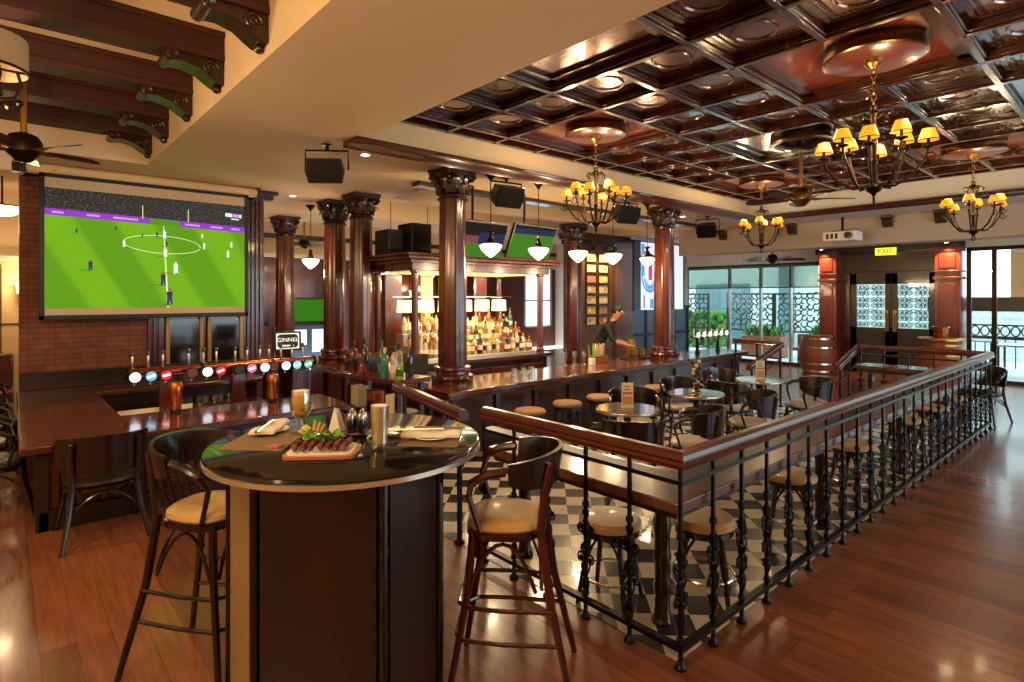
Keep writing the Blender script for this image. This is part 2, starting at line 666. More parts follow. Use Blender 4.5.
beam_prof_h = 3.685
for i, x in enumerate(bx):
    for j in range(len(by) - 1):
        cy = (by[j] + by[j + 1]) / 2
        if BX0 + 0.02 < x < BX1 and not is_big_edge(x, cy):
            mb.box(x - 0.042, x + 0.042, by[j + 1], by[j], beam_prof_h + 0.02, 3.92)
            mb.box(x - 0.026, x + 0.026, by[j + 1], by[j], beam_prof_h, beam_prof_h + 0.021)
for j, y in enumerate(by):
    for i in range(len(bx) - 1):
        cx = (bx[i] + bx[i + 1]) / 2
        if y < BY - 0.02 and cx < BX1 and bx[i] < BX1 and not is_big_edge(cx, y):
            xa = max(bx[i], BX0)
            xb = min(bx[i + 1], BX1)
            mb.box(xa, xb, y - 0.042, y + 0.042, beam_prof_h + 0.02, 3.92)
            mb.box(xa, xb, y - 0.026, y + 0.026, beam_prof_h, beam_prof_h + 0.021)
mb.box(BX0, BX1, BY - 0.07, BY - 0.0, beam_prof_h, 3.92)
mb.box(BX0, BX0 + 0.06, -2.4, BY, beam_prof_h, 3.92)
mb.box(BX1 - 0.07, BX1, -2.4, BY, beam_prof_h, 3.92)
struct(mb, 'ceiling_beams', 0.006)
done = set()
for i in range(len(bx) - 1):
    for j in range(len(by) - 1):
        cx = (bx[i] + bx[i + 1]) / 2
        cy = (by[j] + by[j + 1]) / 2
        if cx > BX1 or cy > BY:
            continue
        g = is_big_edge(cx, cy)
        if g:
            mp.use('coffer_red')
            mp.box(bx[i], bx[i + 1], by[j + 1], by[j], 3.775, 3.86)
            if g not in done:
                done.add(g)
                for s in (-1, 1):
                    mp.use('coffer_wood')
                    mp.box(g[0] + s * (PITCH - 0.10) - 0.045, g[0] + s * (PITCH - 0.10) + 0.045, g[1] - PITCH + 0.05, g[1] + PITCH - 0.05, 3.745, 3.78)
                    mp.box(g[0] - PITCH + 0.05, g[0] + PITCH - 0.05, g[1] + s * (PITCH - 0.10) - 0.045, g[1] + s * (PITCH - 0.10) + 0.045, 3.745, 3.78)
            continue
        mp.use('coffer_panel')
        mp.box(bx[i], bx[i + 1], by[j + 1], by[j], 3.775, 3.85)
        # oval moulding
        R = 0.15
        mp.tube([(cx + R * 1.15 * math.cos(2 * PI * k / 24), cy + R * math.sin(2 * PI * k / 24), 3.772) for k in range(24)], 0.013, 6, closed=True)
        mp.use('coffer_wood')
        for s in (-1, 1):
            mp.box(cx + s * 0.268 - 0.018, cx + s * 0.268 + 0.018, cy - 0.283, cy + 0.283, 3.762, 3.78)
            mp.box(cx - 0.283, cx + 0.283, cy + s * 0.268 - 0.018, cy + s * 0.268 + 0.018, 3.762, 3.78)
        for k in range(11):
            q = -0.2 + 0.04 * k
            mp.box(cx + 0.203, cx + 0.226, cy + q - 0.010, cy + q + 0.010, 3.763, 3.777)
            mp.box(cx + q - 0.010, cx + q + 0.010, cy + 0.203, cy + 0.226, 3.763, 3.777)
struct(mp, 'ceiling_panels', 0.0)

# walls
struct(MB('brick_wall').box(0.17, 1.45, 8.9, 9.25, 0, CZ), 'wall_screen')
m = MB('dark_wood', 'mahogany')
m.use('mahogany')
m.box(1.45, 2.95, 8.9, 9.25, 0, CZ)
for x in (1.46, 1.52, 1.58, 2.70, 2.76, 2.82, 2.88):
    m.box(x, x + 0.035, 8.87, 8.92, 0.9, CZ)
m.use('dark_wood')
m.box(0.17, 2.95, 8.80, 8.92, 0.70, 0.90)
m.box(2.62, 3.05, 8.78, 8.95, CZ - 0.12, CZ)
m.box(2.58, 3.10, 8.72, 8.95, CZ - 0.05, CZ)
m.box(0.10, 2.62, 8.80, 8.92, CZ - 0.10, CZ)
struct(m, 'trim_3', 0.004)
m = MB('dark_glass', 'gold_frame')
for xa, xb in ((1.66, 2.12), (2.17, 2.64)):
    m.use('dark_glass').box(xa, xb, 8.86, 8.90, 0.9, 1.50)
    m.use('gold_frame')
    for x in (xa, xb - 0.05):
        m.box(x, x + 0.05, 8.84, 8.88, 0.9, 1.52)
struct(m, 'window_1', 0.003)

# back wall far behind (red panelled) with cornice and upper beige wall
m = MB('red_wood', 'cream_paint', 'beige_paint', 'dark_wood')
YB = 15.0
m.box(1.9, 13.9, YB, YB + 0.2, 0, 2.82)
m.box(15.3, 15.5, YB, YB + 0.2, 0, 2.82)
m.box(13.9, 15.3, YB, YB + 0.2, 0, 0.7)
for x in [2.0 + 0.9 * i for i in range(13)]:
    m.use('dark_wood').box(x, x + 0.08, YB - 0.04, YB, 0, 2.82)
m.use('cream_paint').box(1.9, 15.5, YB - 0.1, YB + 0.2, 2.82, 2.92)
m.use('beige_paint').box(1.9, 15.5, YB, YB + 0.2, 2.92, 4.0)
m.use('dark_wood').box(1.9, 15.5, YB - 0.06, YB, 3.30, 3.42)
struct(m, 'wall_back')
m = MB('tuft', 'dark_wood', 'beige_paint', 'cream_paint')
m.box(-6, 1.9, 11.6, 11.8, 0, 2.35)
for x in [-1.25 + 0.42 * i for i in range(8)]:
    m.use('dark_wood').box(x - 0.008, x + 0.008, 11.585, 11.61, 0.5, 2.3)
m.box(-6, 1.9, 11.585, 11.61, 1.38, 1.40)
m.use('beige_paint').box(-6, 1.9, 11.6, 11.8, 2.35, 3.5)
m.use('cream_paint').box(-6, 1.9, 11.50, 11.6, 2.34, 2.42)
struct(m, 'wall_bench')
struct(MB('beige_paint').box(-6.2, -6, -6, 15, 0, 4.3), 'wall_left')
struct(MB('red_wood').box(1.7, 1.9, 11.8, 15.2, 0, 4.0), 'wall_alcove')
struct(MB('beige_paint').box(-6, 2.5, -2.7, -2.5, 0, 4.3), 'wall_rear')
struct(MB('beige_paint').box(2.5, 4.0, -5.2, -5.0, 0, 4.3).box(2.5, 2.7, -5.0, -2.5, 0, 4.3).box(4.0, 15.5, -5.2, -5.0, 2.9, 4.3), 'wall_right')

# pier with frames + blue panel wall next to it, behind the bar
noisy('pier_wood', '#4f311d', '#674227', (6, 6, 1), 4, 0.4, 0, 0.3)
m = MB('pier_wood', 'dark_wood')
m.box(10.3, 12.55, 9.4, 9.7, 0, CZ)
m.use('dark_wood')
m.box(10.15, 12.7, 9.2, 9.7, 3.2, CZ)
m.box(10.22, 12.64, 9.3, 9.7, 3.08, 3.2)
m.use('pier_wood').box(10.3, 10.5, 9.34, 9.4, 0, 3.1)
m.box(11.9, 12.6, 9.32, 9.4, 0, 3.1)
struct(m, 'wall_pier', 0.006)
m = MB('blue_panel', 'dark_frame', 'grey_paint')
m.use('blue_panel').box(12.6, 15.5, 9.42, 9.46, 0, 1.5)
m.use('dark_frame')
for x in (12.62, 13.3, 14.0, 14.7, 15.4):
    m.box(x - 0.04, x + 0.04, 9.38, 9.48, 0, 1.55)
m.box(12.6, 15.5, 9.38, 9.48, 1.48, 1.56)
m.box(12.6, 15.5, 9.38, 9.48, 0.74, 0.82)
m.use('grey_paint').box(12.6, 15.5, 9.44, 9.5, 1.56, 3.36)
struct(m, 'wall_bar_end', 0.004)

# entrance wall x = 15.5: glazing left, door, glazing right
XW = 15.5
m = MB('dark_frame', 'cream_paint', 'pale_metal')
m.use('cream_paint').box(XW - 0.05, XW + 0.2, 5.70, 9.6, 2.72, 3.3)
m.box(XW - 0.10, XW + 0.2, 5.70, 9.5, 2.70, 2.76)
m.use('dark_frame').box(XW, XW + 0.12, 5.70, 9.6, 2.60, 2.72)
for y in (5.70, 6.45, 7.25, 8.15, 9.5):
    m.use('dark_frame' if y in (5.70, 9.5) else 'pale_metal').box(XW, XW + 0.1, y - 0.03, y + 0.03, 0, 2.06)
    m.use('dark_frame').box(XW, XW + 0.1, y - 0.03, y + 0.03, 2.06, 2.7)
m.box(XW, XW + 0.1, 5.7, 9.6, 0, 0.08)
m.box(XW, XW + 0.1, 5.7, 9.6, 2.04, 2.07)
struct(m, 'window_2', 0.004)
struct(MB('window_glass').box(XW + 0.04, XW + 0.05, 5.7, 9.5, 0.08, 2.62), 'window_3')
struct(MB('sheer_blind').box(XW - 0.03, XW - 0.02, 5.75, 9.5, 2.05, 2.66), 'window_blind')
m = MB('mahogany', 'brown_wood', 'dark_wood')
m.use('brown_wood').box(XW, XW + 0.3, 3.22, 5.3, 2.40, 2.86)
m.use('dark_wood').box(XW - 0.2, XW + 0.3, 2.75, 5.75, 2.86, 3.3)
m.use('mahogany').box(XW - 0.02, XW + 0.3, 5.02, 5.3, 0, 2.40)
m.box(XW - 0.02, XW + 0.3, 3.20, 3.30, 0, 2.40)
struct(m, 'trim_4', 0.005)
for nm, y0, y1 in (('left', 5.22, 5.60), ('right', 2.80, 3.25)):
    m = MB('pillar_red')
    m.box(XW - 0.35, XW + 0.25, y0, y1, 0, 2.88)
    m.box(XW - 0.38, XW + 0.25, y0 - 0.03, y1 + 0.03, 2.78, 2.88)
    m.box(XW - 0.38, XW + 0.25, y0 - 0.03, y1 + 0.03, 2.18, 2.24)
    m.box(XW - 0.38, XW + 0.25, y0 - 0.03, y1 + 0.03, 2.34, 2.37)
    m.box(XW - 0.37, XW - 0.3, y0 + 0.08, y1 - 0.08, 0.9, 2.1)
    m.box(XW - 0.37, XW - 0.3, y0 + 0.08, y1 - 0.08, 2.42, 2.72)
    m.box(XW - 0.40, XW + 0.25, y0 - 0.05, y1 + 0.05, 0, 0.18)
    struct(m, 'pillar_' + nm, 0.008)
# doors with ornate lattice
m = MB('dark_wood')
for y0, y1 in ((3.30, 4.16), (4.16, 5.02)):
    m.box(XW + 0.02, XW + 0.09, y0, y0 + 0.13, 0, 2.36)
    m.box(XW + 0.02, XW + 0.09, y1 - 0.13, y1, 0, 2.36)
    m.box(XW + 0.02, XW + 0.09, y0, y1, 0, 1.08)
    m.box(XW + 0.02, XW + 0.09, y0, y1, 2.10, 2.40)
    m.box(XW + 0.0, XW + 0.03, y0 + 0.18, y1 - 0.18, 0.15, 0.94)
d1 = struct(m, 'door_1', 0.006)
m = MB('brass')
for y in (4.08, 4.24):
    m.box(XW - 0.03, XW + 0.0, y - 0.035, y + 0.035, 1.0, 1.5)
    m.tube([(XW, y, 1.02), (XW - 0.07, y, 1.05), (XW - 0.07, y, 1.4), (XW, y, 1.43)], 0.012, 8)
m.build('door_handle', d1)
m = MB('window_glass')
for y0, y1 in ((3.43, 4.02), (4.30, 4.89)):
    m.box(XW + 0.05, XW + 0.056, y0, y1, 1.08, 2.10)
m.build('door_glass', d1)
m = MB('iron')
for y0, y1 in ((3.43, 4.02), (4.30, 4.89)):
    yc = (y0 + y1) / 2
    for s in (-1, 1):
        for k in range(7):
            zc = 1.16 + 0.145 * k
            for q in (0.075, 0.175, 0.25):
                pts = []
                for t in range(15):
                    a = t / 14 * 3.6 * PI
                    rr = 0.07 * (1 - t / 17)
                    pts.append((XW + 0.035, yc + s * q + s * rr * math.cos(a), zc + (rr * math.sin(a)) * (1 if k % 2 else -1)))
                m.tube(pts, 0.010, 5)
    for zc in (1.35, 1.6, 1.85):
        m.tube([(XW + 0.035, yc + 0.16 * math.cos(2 * PI * t / 20), zc + 0.16 * math.sin(2 * PI * t / 20)) for t in range(20)], 0.008, 5, closed=True)
m.build('door_lattice', d1)
# right glazing
m = MB('dark_frame', 'old_brass')
for y in (2.72, 2.30, -0.6, -3.2):
    m.use('old_brass' if y == 2.30 else 'dark_frame').box(XW, XW + 0.08, y - 0.04, y + 0.04, 0, 2.9)
m.use('dark_frame').box(XW, XW + 0.1, -5, 2.75, 0, 0.07)
m.use('old_brass').box(XW - 0.03, XW + 0.1, -5, 2.75, 2.78, 2.86)
struct(m, 'window_4', 0.004)
struct(MB('window_glass').box(XW + 0.04, XW + 0.05, -5, 2.72, 0.07, 2.78), 'window_5')
struct(MB('cream_paint').box(XW - 0.1, XW + 0.2, -5, 2.75, 2.86, 3.3), 'wall_entrance')
struct(MB('grey_paint').box(15.5, 15.7, 9.55, 15.2, 0, 4.3), 'wall_far_side')
# back window (bright) in the back wall
m = MB('pale_metal')
for x in (13.95, 14.6, 15.25):
    m.box(x - 0.05, x + 0.05, YB, YB + 0.1, 0.7, 2.82)
m.box(13.9, 15.3, YB, YB + 0.1, 0.68, 0.76)
m.box(13.9, 15.3, YB, YB + 0.1, 1.65, 1.70)
struct(m, 'window_6', 0.003)

# ================================================================== LARGE FIXED FURNITURE
# main bar (U shaped)
t = thing('bar_counter', 'long dark wooden bar counter with glossy brown top under the pendant lamps', 'bar', (0, 0, 0))
m = MB('mahogany_h', 'dark_wood')
m.box(3.86, 10.8, 5.46, 5.98, 0, 0.69)
m.box(3.86, 4.45, 5.98, 9.4, 0, 0.69)
for i in range(11):
    x = 3.9 + i * 0.66
    m.box(x, x + 0.06, 5.42, 5.48, 0.1, 0.69)
m.box(3.8, 10.8, 5.41, 5.48, 0, 0.12)
m.box(3.8, 10.8, 5.41, 5.48, 0.60, 0.69)
for i in range(6):
    y = 5.48 + i * 0.66
    m.box(3.81, 3.87, y, y + 0.06, 0.1, 0.69)
m.box(3.8, 3.87, 5.42, 9.4, 0, 0.12)
m.build('bar_front', t, bevel=0.004)
m = MB('bar_top_wood')
m.prism([(3.66, 5.16), (10.95, 5.34), (10.95, 6.1), (4.56, 6.1), (4.56, 9.45), (3.66, 9.45)], 0.69, 0.75)
m.prism([(3.70, 5.20), (10.91, 5.38), (10.91, 6.06), (4.52, 6.06), (4.52, 9.41), (3.70, 9.41)], 0.655, 0.69)
m.build('counter_top', t, bevel=0.012)

# columns
def column(loc, ztop, label, r=0.18):
    t = thing('column', label, 'column', loc, 0, 'mahogany columns with carved capitals')
    h = ztop - loc[2]
    MB('mahogany').lathe([(r * 1.42, 0), (r * 1.42, 0.05), (r * 1.48, 0.07), (r * 1.42, 0.10), (r * 1.18, 0.12), (r * 1.16, 0.15), (r * 1.28, 0.17), (r * 1.25, 0.20), (r * 1.04, 0.215)], n=32).build('base', t)
    MB('mahogany').lathe([(r, 0.21), (r, 0.6), (r * 0.97, h * 0.5), (r * 0.9, h - 0.36)], n=64, flute=8, fd=0.07).build('shaft', t, smooth=50)
    m = MB('capital_wood')
    z0 = h - 0.38
    q = r * 0.92
    m.lathe([(q * 1.12, z0), (q * 1.16, z0 + 0.02), (q * 1.0, z0 + 0.04), (q * 1.0, z0 + 0.05), (q * 1.12, z0 + 0.065), (q, z0 + 0.08), (q * 1.02, z0 + 0.18), (q * 1.15, z0 + 0.27), (q * 1.32, z0 + 0.32)], n=28)
    for tier, (zb, hh, n0) in enumerate(((z0 + 0.07, 0.12, 8), (z0 + 0.12, 0.16, 8))):
        for k in range(n0):
            a = 2 * PI * (k + 0.5 * tier) / n0
            rows = []
            for s in range(7):
                f = s / 6
                rr = q * 1.04 + 0.02 + 0.05 * f ** 2.5 + (0.02 if s == 6 else 0)
                z = zb + hh * (math.sin(f * PI * 0.62) / math.sin(PI * 0.5)) * (1 if s < 6 else 0.86)
                wd = 0.045 * (1.1 - 0.5 * f) * (1.15 if s % 2 else 0.9)
                c = Vector((rr * math.cos(a), rr * math.sin(a), z))
                tg = Vector((-math.sin(a), math.cos(a), 0))
                ou = Vector((math.cos(a), math.sin(a), 0.3)) * 0.016
                rows.append([c - tg * wd, c + ou, c + tg * wd, c - ou * 0.6])
            m.rings(rows)
    for k in range(4):
        a = PI / 4 + k * PI / 2
        c = Vector((math.cos(a), math.sin(a), 0))
        pts = []
        for s in range(13):
            g = s / 12 * 2.6 * PI
            rr = 0.05 * (1 - s / 15)
            pts.append(c * (q * 1.42 + rr * math.cos(g)) + Vector((0, 0, z0 + 0.265 + rr * math.sin(g))))
        m.tube(pts, 0.02, 6)
        for e in (-0.25, 0.25):
            c2 = Vector((math.cos(a + e), math.sin(a + e), 0))
            m.sphere(c2 * (q * 1.32) + Vector((0, 0, z0 + 0.28)), 0.028, 8, 6)
    A = q * 1.42
    pts = []
    for k in range(4):
        a0 = PI / 4 + k * PI / 2
        p0 = Vector((math.cos(a0), math.sin(a0))) * A * 1.25
        p1 = Vector((math.cos(a0 + PI / 2), math.sin(a0 + PI / 2))) * A * 1.25
        mid = (p0 + p1) / 2
        nrm = -mid.normalized()
        for s in range(8):
            f = s / 8
            p = p0.lerp(p1, f) + nrm * 0.035 * math.sin(PI * f)
            pts.append((p.x, p.y))
    m.prism(pts, z0 + 0.315, z0 + 0.345)
    m.prism([(x * 1.06, y * 1.06) for x, y in pts], z0 + 0.345, h)
    m.build('capital', t)
    return t


c0 = column((4.16, 5.78, 0.75), CZ, 'thick mahogany column on the bar corner, nearest of the columns')
dup(c0, 'mahogany column on the far end of the bar counter, in front of the white banner', (8.62, 5.72, 0.75))
dup(c0, 'mahogany column on the left wing of the bar, behind the loose bottles, right one of the touching pair', (4.13, 8.12, 0.75))
dup(c0, 'mahogany column on the left wing of the bar, left one of the touching pair', (4.10, 8.98, 0.75))
c1 = column((4.16, 11.35, 0.0), CZ, 'mahogany column standing on the floor beside the big screen wall')
dup(c1, 'mahogany column standing behind the bar, next to the wooden pier with framed notes', (9.2, 8.35, 0.0))

# drinks counter on the left with the beer taps
t = thing('drinks_counter', 'low red-brown wooden counter below the big football screen', 'counter', (0, 0, 0))
m = MB('counter_wood')
m.prism([(0.10, 5.46), (2.72, 5.52), (2.72, 6.36), (0.84, 6.40), (0.84, 8.2), (2.72, 8.2), (2.72, 8.8), (0.14, 8.8)], 0.64, 0.70)
m.build('counter_top', t, bevel=0.012)
m = MB('dark_wood', 'mahogany')
m.box(0.26, 2.66, 5.72, 6.2, 0, 0.64)
m.box(0.26, 0.76, 6.2, 8.8, 0, 0.64)
m.box(0.76, 2.66, 8.3, 8.8, 0, 0.64)
for i in range(30):
    x = 0.30 + i * 0.078
    m.use('mahogany').box(x, x + 0.045, 5.695, 5.73, 0.16, 0.58)
m.use('dark_wood').box(0.22, 2.68, 5.67, 5.74, 0, 0.15)
m.box(0.22, 2.68, 5.67, 5.74, 0.58, 0.64)
m.box(0.20, 0.28, 5.67, 5.80, 0, 0.64)
for i in range(36):
    y = 5.8 + i * 0.082
    m.use('mahogany').box(0.235, 0.27, y, y + 0.045, 0.16, 0.58)
m.build('counter_panel', t, bevel=0.003)
m = MB('cream_paint')
m.box(0.92, 1.62, 6.75, 7.25, 0.50, 0.52)
m.box(0.92, 1.62, 7.24, 7.26, 0.46, 0.60)
m.build('work_top', t)
t2 = tag(MB('dark_wood').box(0.86, 2.6, 6.5, 8.1, 0.0, 0.46).build('under_counter', None, bevel=0.004), 'dark under counter unit inside the drinks counter', 'cabinet')

# beer tap tower
tt = thing('beer_tap_tower', 'long copper beer tap tower with a row of lit round badges on the left counter', 'beer taps', (0, 0, 0))
TY = 7.25
m = MB('copper', 'old_brass')
m.tube([(1.0, TY, 0.985), (3.02, TY, 0.985)], 0.055, 16)
m.use('old_brass')
for x in (1.0, 1.72, 2.5, 3.02):
    m.tube([(x - 0.015, TY, 0.985), (x + 0.015, TY, 0.985)], 0.064, 16)
m.build('pipe', tt)
for x in (1.36, 2.1, 2.8):
    m = MB('mahogany', 'old_brass')
    m.box(x - 0.07, x + 0.07, TY - 0.06, TY + 0.06, 0.46, 0.94)
    m.use('old_brass').box(x - 0.08, x + 0.08, TY - 0.07, TY + 0.07, 0.44, 0.48)
    m.build('pedestal', tt, bevel=0.006)
TAPS = [(134, 'white'), (150, 'blue'), (165, 'red'), (191, 'copper'), (206, 'white'), (219, 'red'), (238, 'dark'), (250, 'pink'), (263, 'white'), (272, 'copper'), (284, 'white'), (295, 'teal'), (306, 'green')]
BC = {'white': '#dfe8ff', 'blue': '#5f9fd0', 'red': '#c4222c', 'copper': '#6d4630', 'dark': '#3a3a38', 'pink': '#e0648c', 'teal': '#62c0c8', 'green': '#3aa882'}
for k, v in BC.items():
    mat('badge_' + k, v, 0.4, emit=v, es={'copper': 0.12, 'dark': 0.1, 'white': 1.3}.get(k, 0.8))
mat('badge_mark', '#ffffff', 0.4, emit='#ffffff', es=1.2)
for u, c in TAPS:
    a = (u - 512) / 576
    k = TY / (0.7474 - 0.6644 * a)
    x = (0.6644 + 0.7474 * a) * k * 0.985
    m = MB('steel')
    m.tube([(x, TY - 0.05, 0.97), (x, TY - 0.11, 0.97), (x, TY - 0.13, 0.93), (x, TY - 0.13, 0.87)], 0.013, 8)
    m.lathe([(0.022, 0.93), (0.026, 0.96), (0.022, 1.0)], (x, TY - 0.11, 0), 10)
    tp = m.build('tap', tt)
    hm = MB('steel', 'black_gloss')
    hm.lathe([(0.010, 1.03), (0.015, 1.06), (0.013, 1.10), (0.017, 1.15), (0.012, 1.17)], (x, TY, 0), 10)
    hm.use('black_gloss').lathe([(0.017, 1.17), (0.02, 1.20), (0.012, 1.22)], (x, TY, 0), 10)
    hm.build('tap_handle', tp)
    R = Matrix.Translation((x, TY - 0.16, 0.965)) @ Matrix.Rotation(math.radians(92), 4, 'X') @ Matrix.Rotation(math.radians(-0), 4, 'Z')
    bmx = MB('black_metal', 'badge_' + c, 'badge_mark')
    bmx.lathe([(0.058, -0.02), (0.064, 0.0), (0.064, 0.012), (0.055, 0.02)], n=20, mx=R)
    bmx.use('badge_' + c).lathe([(0.052, 0.0), (0.052, 0.024)], n=20, mx=R)
    if c not in ('white', 'copper', 'dark'):
        bmx.use('badge_mark').box(-0.035, 0.035, -0.012, 0.012, 0.02, 0.027, R @ Matrix.Rotation(0.3, 4, 'Z'))
    b = bmx.build('badge', tp)
    b['label'] = 'round %s tap badge' % c

# big projection screen
t = thing('projection_screen', 'large pulled down projection screen showing a football match', 'screen', (1.485, 8.6, 0))
m = MB('screen_case', 'dark_wood')
m.lathe([(0.06, -1.28), (0.065, -1.27), (0.065, 1.27), (0.06, 1.28)], n=16, mx=Matrix.Translation((0.015, 0.04, 3.29)) @ Matrix.Rotation(PI / 2, 4, 'Y'))
m.use('dark_wood')
for s in (-1, 1):
    m.box(s * 1.29 - 0.02, s * 1.29 + 0.02, -0.04, 0.32, 3.22, 3.36)
m.build('case', t)
MB('screen_cloth').box(-1.115, 1.115, 0.0, 0.006, 1.58, 3.26).build('cloth', t)
m = MB('black_plastic')
m.box(-1.15, -1.10, -0.012, 0.012, 1.53, 3.24)
m.box(1.10, 1.15, -0.012, 0.012, 1.53, 3.24)
m.box(-1.15, 1.15, -0.012, 0.012, 1.53, 1.585)
m.box(-1.15, 1.15, -0.012, 0.012, 3.20, 3.245)
m.build('border', t, bevel=0.004)
W0, W1, H0, H1 = -1.10, 1.10, 1.665, 3.08


def pt(a, b, d):
    return (W0 + (W1 - W0) * a, -0.002 - d * 0.001, H0 + (H1 - H0) * b)


m = MB('pitch_green', 'crowd', 'ad_purple', 'ad_pink', 'pic_line', 'pic_white', 'pic_navy', 'pic_shadow', 'pic_red')
m.use('pitch_green').poly([pt(0, 0, 0), pt(1, 0, 0), pt(1, .735, 0), pt(0, .775, 0)])
m.use('ad_purple').poly([pt(0, .775, 0), pt(1, .735, 0), pt(1, .79, 0), pt(0, .83, 0)])
m.use('crowd').poly([pt(0, .83, 0), pt(1, .79, 0), pt(1, 1, 0), pt(0, 1, 0)])
m.use('ad_pink')
for a, wd in ((.03, .05), (.18, .06), (.30, .12), (.66, .08), (.80, .07), (.92, .05)):
    y = .775 - .04 * a
    m.poly([pt(a, y + .018, 1), pt(a + wd, y + .018 - .04 * wd, 1), pt(a + wd, y + .036 - .04 * wd, 1), pt(a, y + .036, 1)])
m.use('pic_shadow').poly([pt(.48, .755, 1), pt(.63, .748, 1), pt(.63, .80, 1), pt(.48, .81, 1)])
m.use('pic_line')
m.poly([pt(.565, 0, 1), pt(.575, 0, 1), pt(.549, .745, 1), pt(.544, .745, 1)])
EL = [(.545 + .2 * math.cos(2 * PI * k / 40), .575 + .083 * math.sin(2 * PI * k / 40) - .01 * math.cos(2 * PI * k / 40)) for k in range(41)]
for (a0, b0), (a1, b1) in zip(EL, EL[1:]):
    f = .93
    m.poly([pt(a0, b0, 1), pt(a1, b1, 1), pt(.545 + (a1 - .545) * .975, .575 + (b1 - .575) * f, 1), pt(.545 + (a0 - .545) * .975, .575 + (b0 - .575) * f, 1)])
for x in (.44, .675):
    m.use('pic_line').poly([pt(x, .80, 1), pt(x + .004, .80, 1), pt(x + .004, .92, 1), pt(x, .92, 1)])
for a, b, h, c in [(.136, .63, .05, 'pic_navy'), (.314, .68, .04, 'pic_navy'), (.44, .63, .04, 'pic_navy'), (.514, .64, .05, 'pic_navy'), (.552, .63, .08, 'pic_white'), (.563, .56, .05, 'pic_navy'), (.556, .46, .09, 'pic_white'), (.352, .535, .065, 'pic_white'), (.753, .655, .045, 'pic_white'), (.764, .55, .065, 'pic_white'), (.92, .58, .06, 'pic_white'), (.90, .48, .075, 'pic_white'), (.61, .31, .11, 'pic_white'), (.197, .32, .10, 'pic_navy'), (.545, .2, .13, 'pic_navy'), (.578, .02, .16, 'pic_navy')]:
    m.use('pic_shadow').poly([pt(a - h * .5, b + h * .02, 2), pt(a + h * .05, b - h * .03, 2), pt(a + h * .05, b + h * .06, 2), pt(a - h * .5, b + h * .1, 2)])
    m.use(c)
    q = h * .12
    m.poly([pt(a - q * .7, b + h * .4, 3), pt(a + q * .7, b + h * .42, 3), pt(a + q * .9, b + h * .8, 3), pt(a - q * .9, b + h * .78, 3)])
    m.poly([pt(a - q * .8, b, 3), pt(a - q * .2, b, 3), pt(a + q * .1, b + h * .42, 3), pt(a - q * .7, b + h * .42, 3)])
    m.poly([pt(a + q * .4, b + h * .05, 3), pt(a + q * .9, b + h * .05, 3), pt(a + q * .6, b + h * .42, 3), pt(a - q * .1, b + h * .42, 3)])
    m.use('pic_red' if c == 'pic_navy' and h > .09 else c)
    m.poly([pt(a + q * .42 * math.cos(2 * PI * k / 7), b + h * .9 + h * .1 * math.sin(2 * PI * k / 7), 3) for k in range(7)])
m.use('pic_white').poly([pt(.885, .885, 1), pt(.925, .882, 1), pt(.925, .915, 1), pt(.885, .918, 1)])
m.use('ad_pink').poly([pt(.928, .882, 1), pt(.965, .879, 1), pt(.965, .912, 1), pt(.928, .915, 1)])
m.use('pic_white').poly([pt(.967, .879, 1), pt(.98, .878, 1), pt(.98, .911, 1), pt(.967, .912, 1)])
m.poly([pt(.92, .858, 1), pt(.965, .855, 1), pt(.965, .866, 1), pt(.92, .869, 1)])
m.build('football_picture', t, smooth=0)

# ================================================================== RAILINGS
def baluster_mesh(h=0.98):
    m = MB('iron')
    m.box(-0.010, 0.010, -0.010, 0.010, 0.012, h)
    m.lathe([(0.034, 0), (0.034, 0.012), (0.016, 0.03), (0.012, 0.05)], n=8)
    for z in (0.14, 0.40, 0.64):
        m.lathe([(0.011, z - 0.022), (0.022, z - 0.012), (0.024, z), (0.022, z + 0.012), (0.011, z + 0.022)], n=8)
    for ph in (0, PI):
        pts = []
        for k in range(25):
            f = k / 24
            a = ph + f * 4.2 * PI
            r = 0.017 + 0.012 * math.sin(PI * f)
            pts.append((r * math.cos(a), r * math.sin(a), 0.16 + 0.44 * f))
        m.tube(pts, 0.007, 5)
    for s, zc, sg in ((1, 0.33, 1), (-1, 0.33, 1), (1, 0.50, -1), (-1, 0.50, -1)):
        pts = []
        for k in range(15):
            f = k / 14
            a = f * 2.5 * PI
            r = 0.034 * (1 - 0.75 * f)
            pts.append((s * (0.042 - r * math.cos(a)), 0, zc + sg * r * math.sin(a)))
        m.tube(pts, 0.0065, 5)
        m.sphere((s * 0.042, 0, zc), 0.012, 6, 5)
    for k in range(7):
        a = k * 2.4
        m.sphere((0.025 * math.cos(a), 0.025 * math.sin(a), 0.19 + 0.06 * k), 0.012, 6, 4, (1.2, 1.2, 0.7))
    return m


RAILP = [(-0.042, 0.0), (0.042, 0.0), (0.046, 0.02), (0.034, 0.032), (0.040, 0.045), (0.036, 0.066), (0.018, 0.08), (-0.018, 0.08), (-0.036, 0.066), (-0.040, 0.045), (-0.034, 0.032), (-0.046, 0.02)]
t = thing('railing', 'long wrought iron railing with polished red wooden handrail around the tiled dining area', 'railing', (0, 0, 0))
PATH = [(2.46, 3.05), (2.46, 1.54), (10.1, 1.54), (10.1, 3.12)]
MB('red_wood').sweep([(x, y, 0.975) for x, y in PATH], RAILP).build('handrail', t)
MB('iron').sweep([(x, y, 0.90) for x, y in PATH], [(-0.02, -0.008), (0.075, -0.008), (0.075, 0.014), (-0.02, 0.014)]).build('middle_rail', t)
MB('iron').sweep([(x, y, 0.10) for x, y in PATH], [(-0.02, -0.012), (0.02, -0.012), (0.02, 0.012), (-0.02, 0.012)]).build('bottom_rail', t)
bal = baluster_mesh().build('baluster', t)
bal.location = (2.46, 1.54, 0)
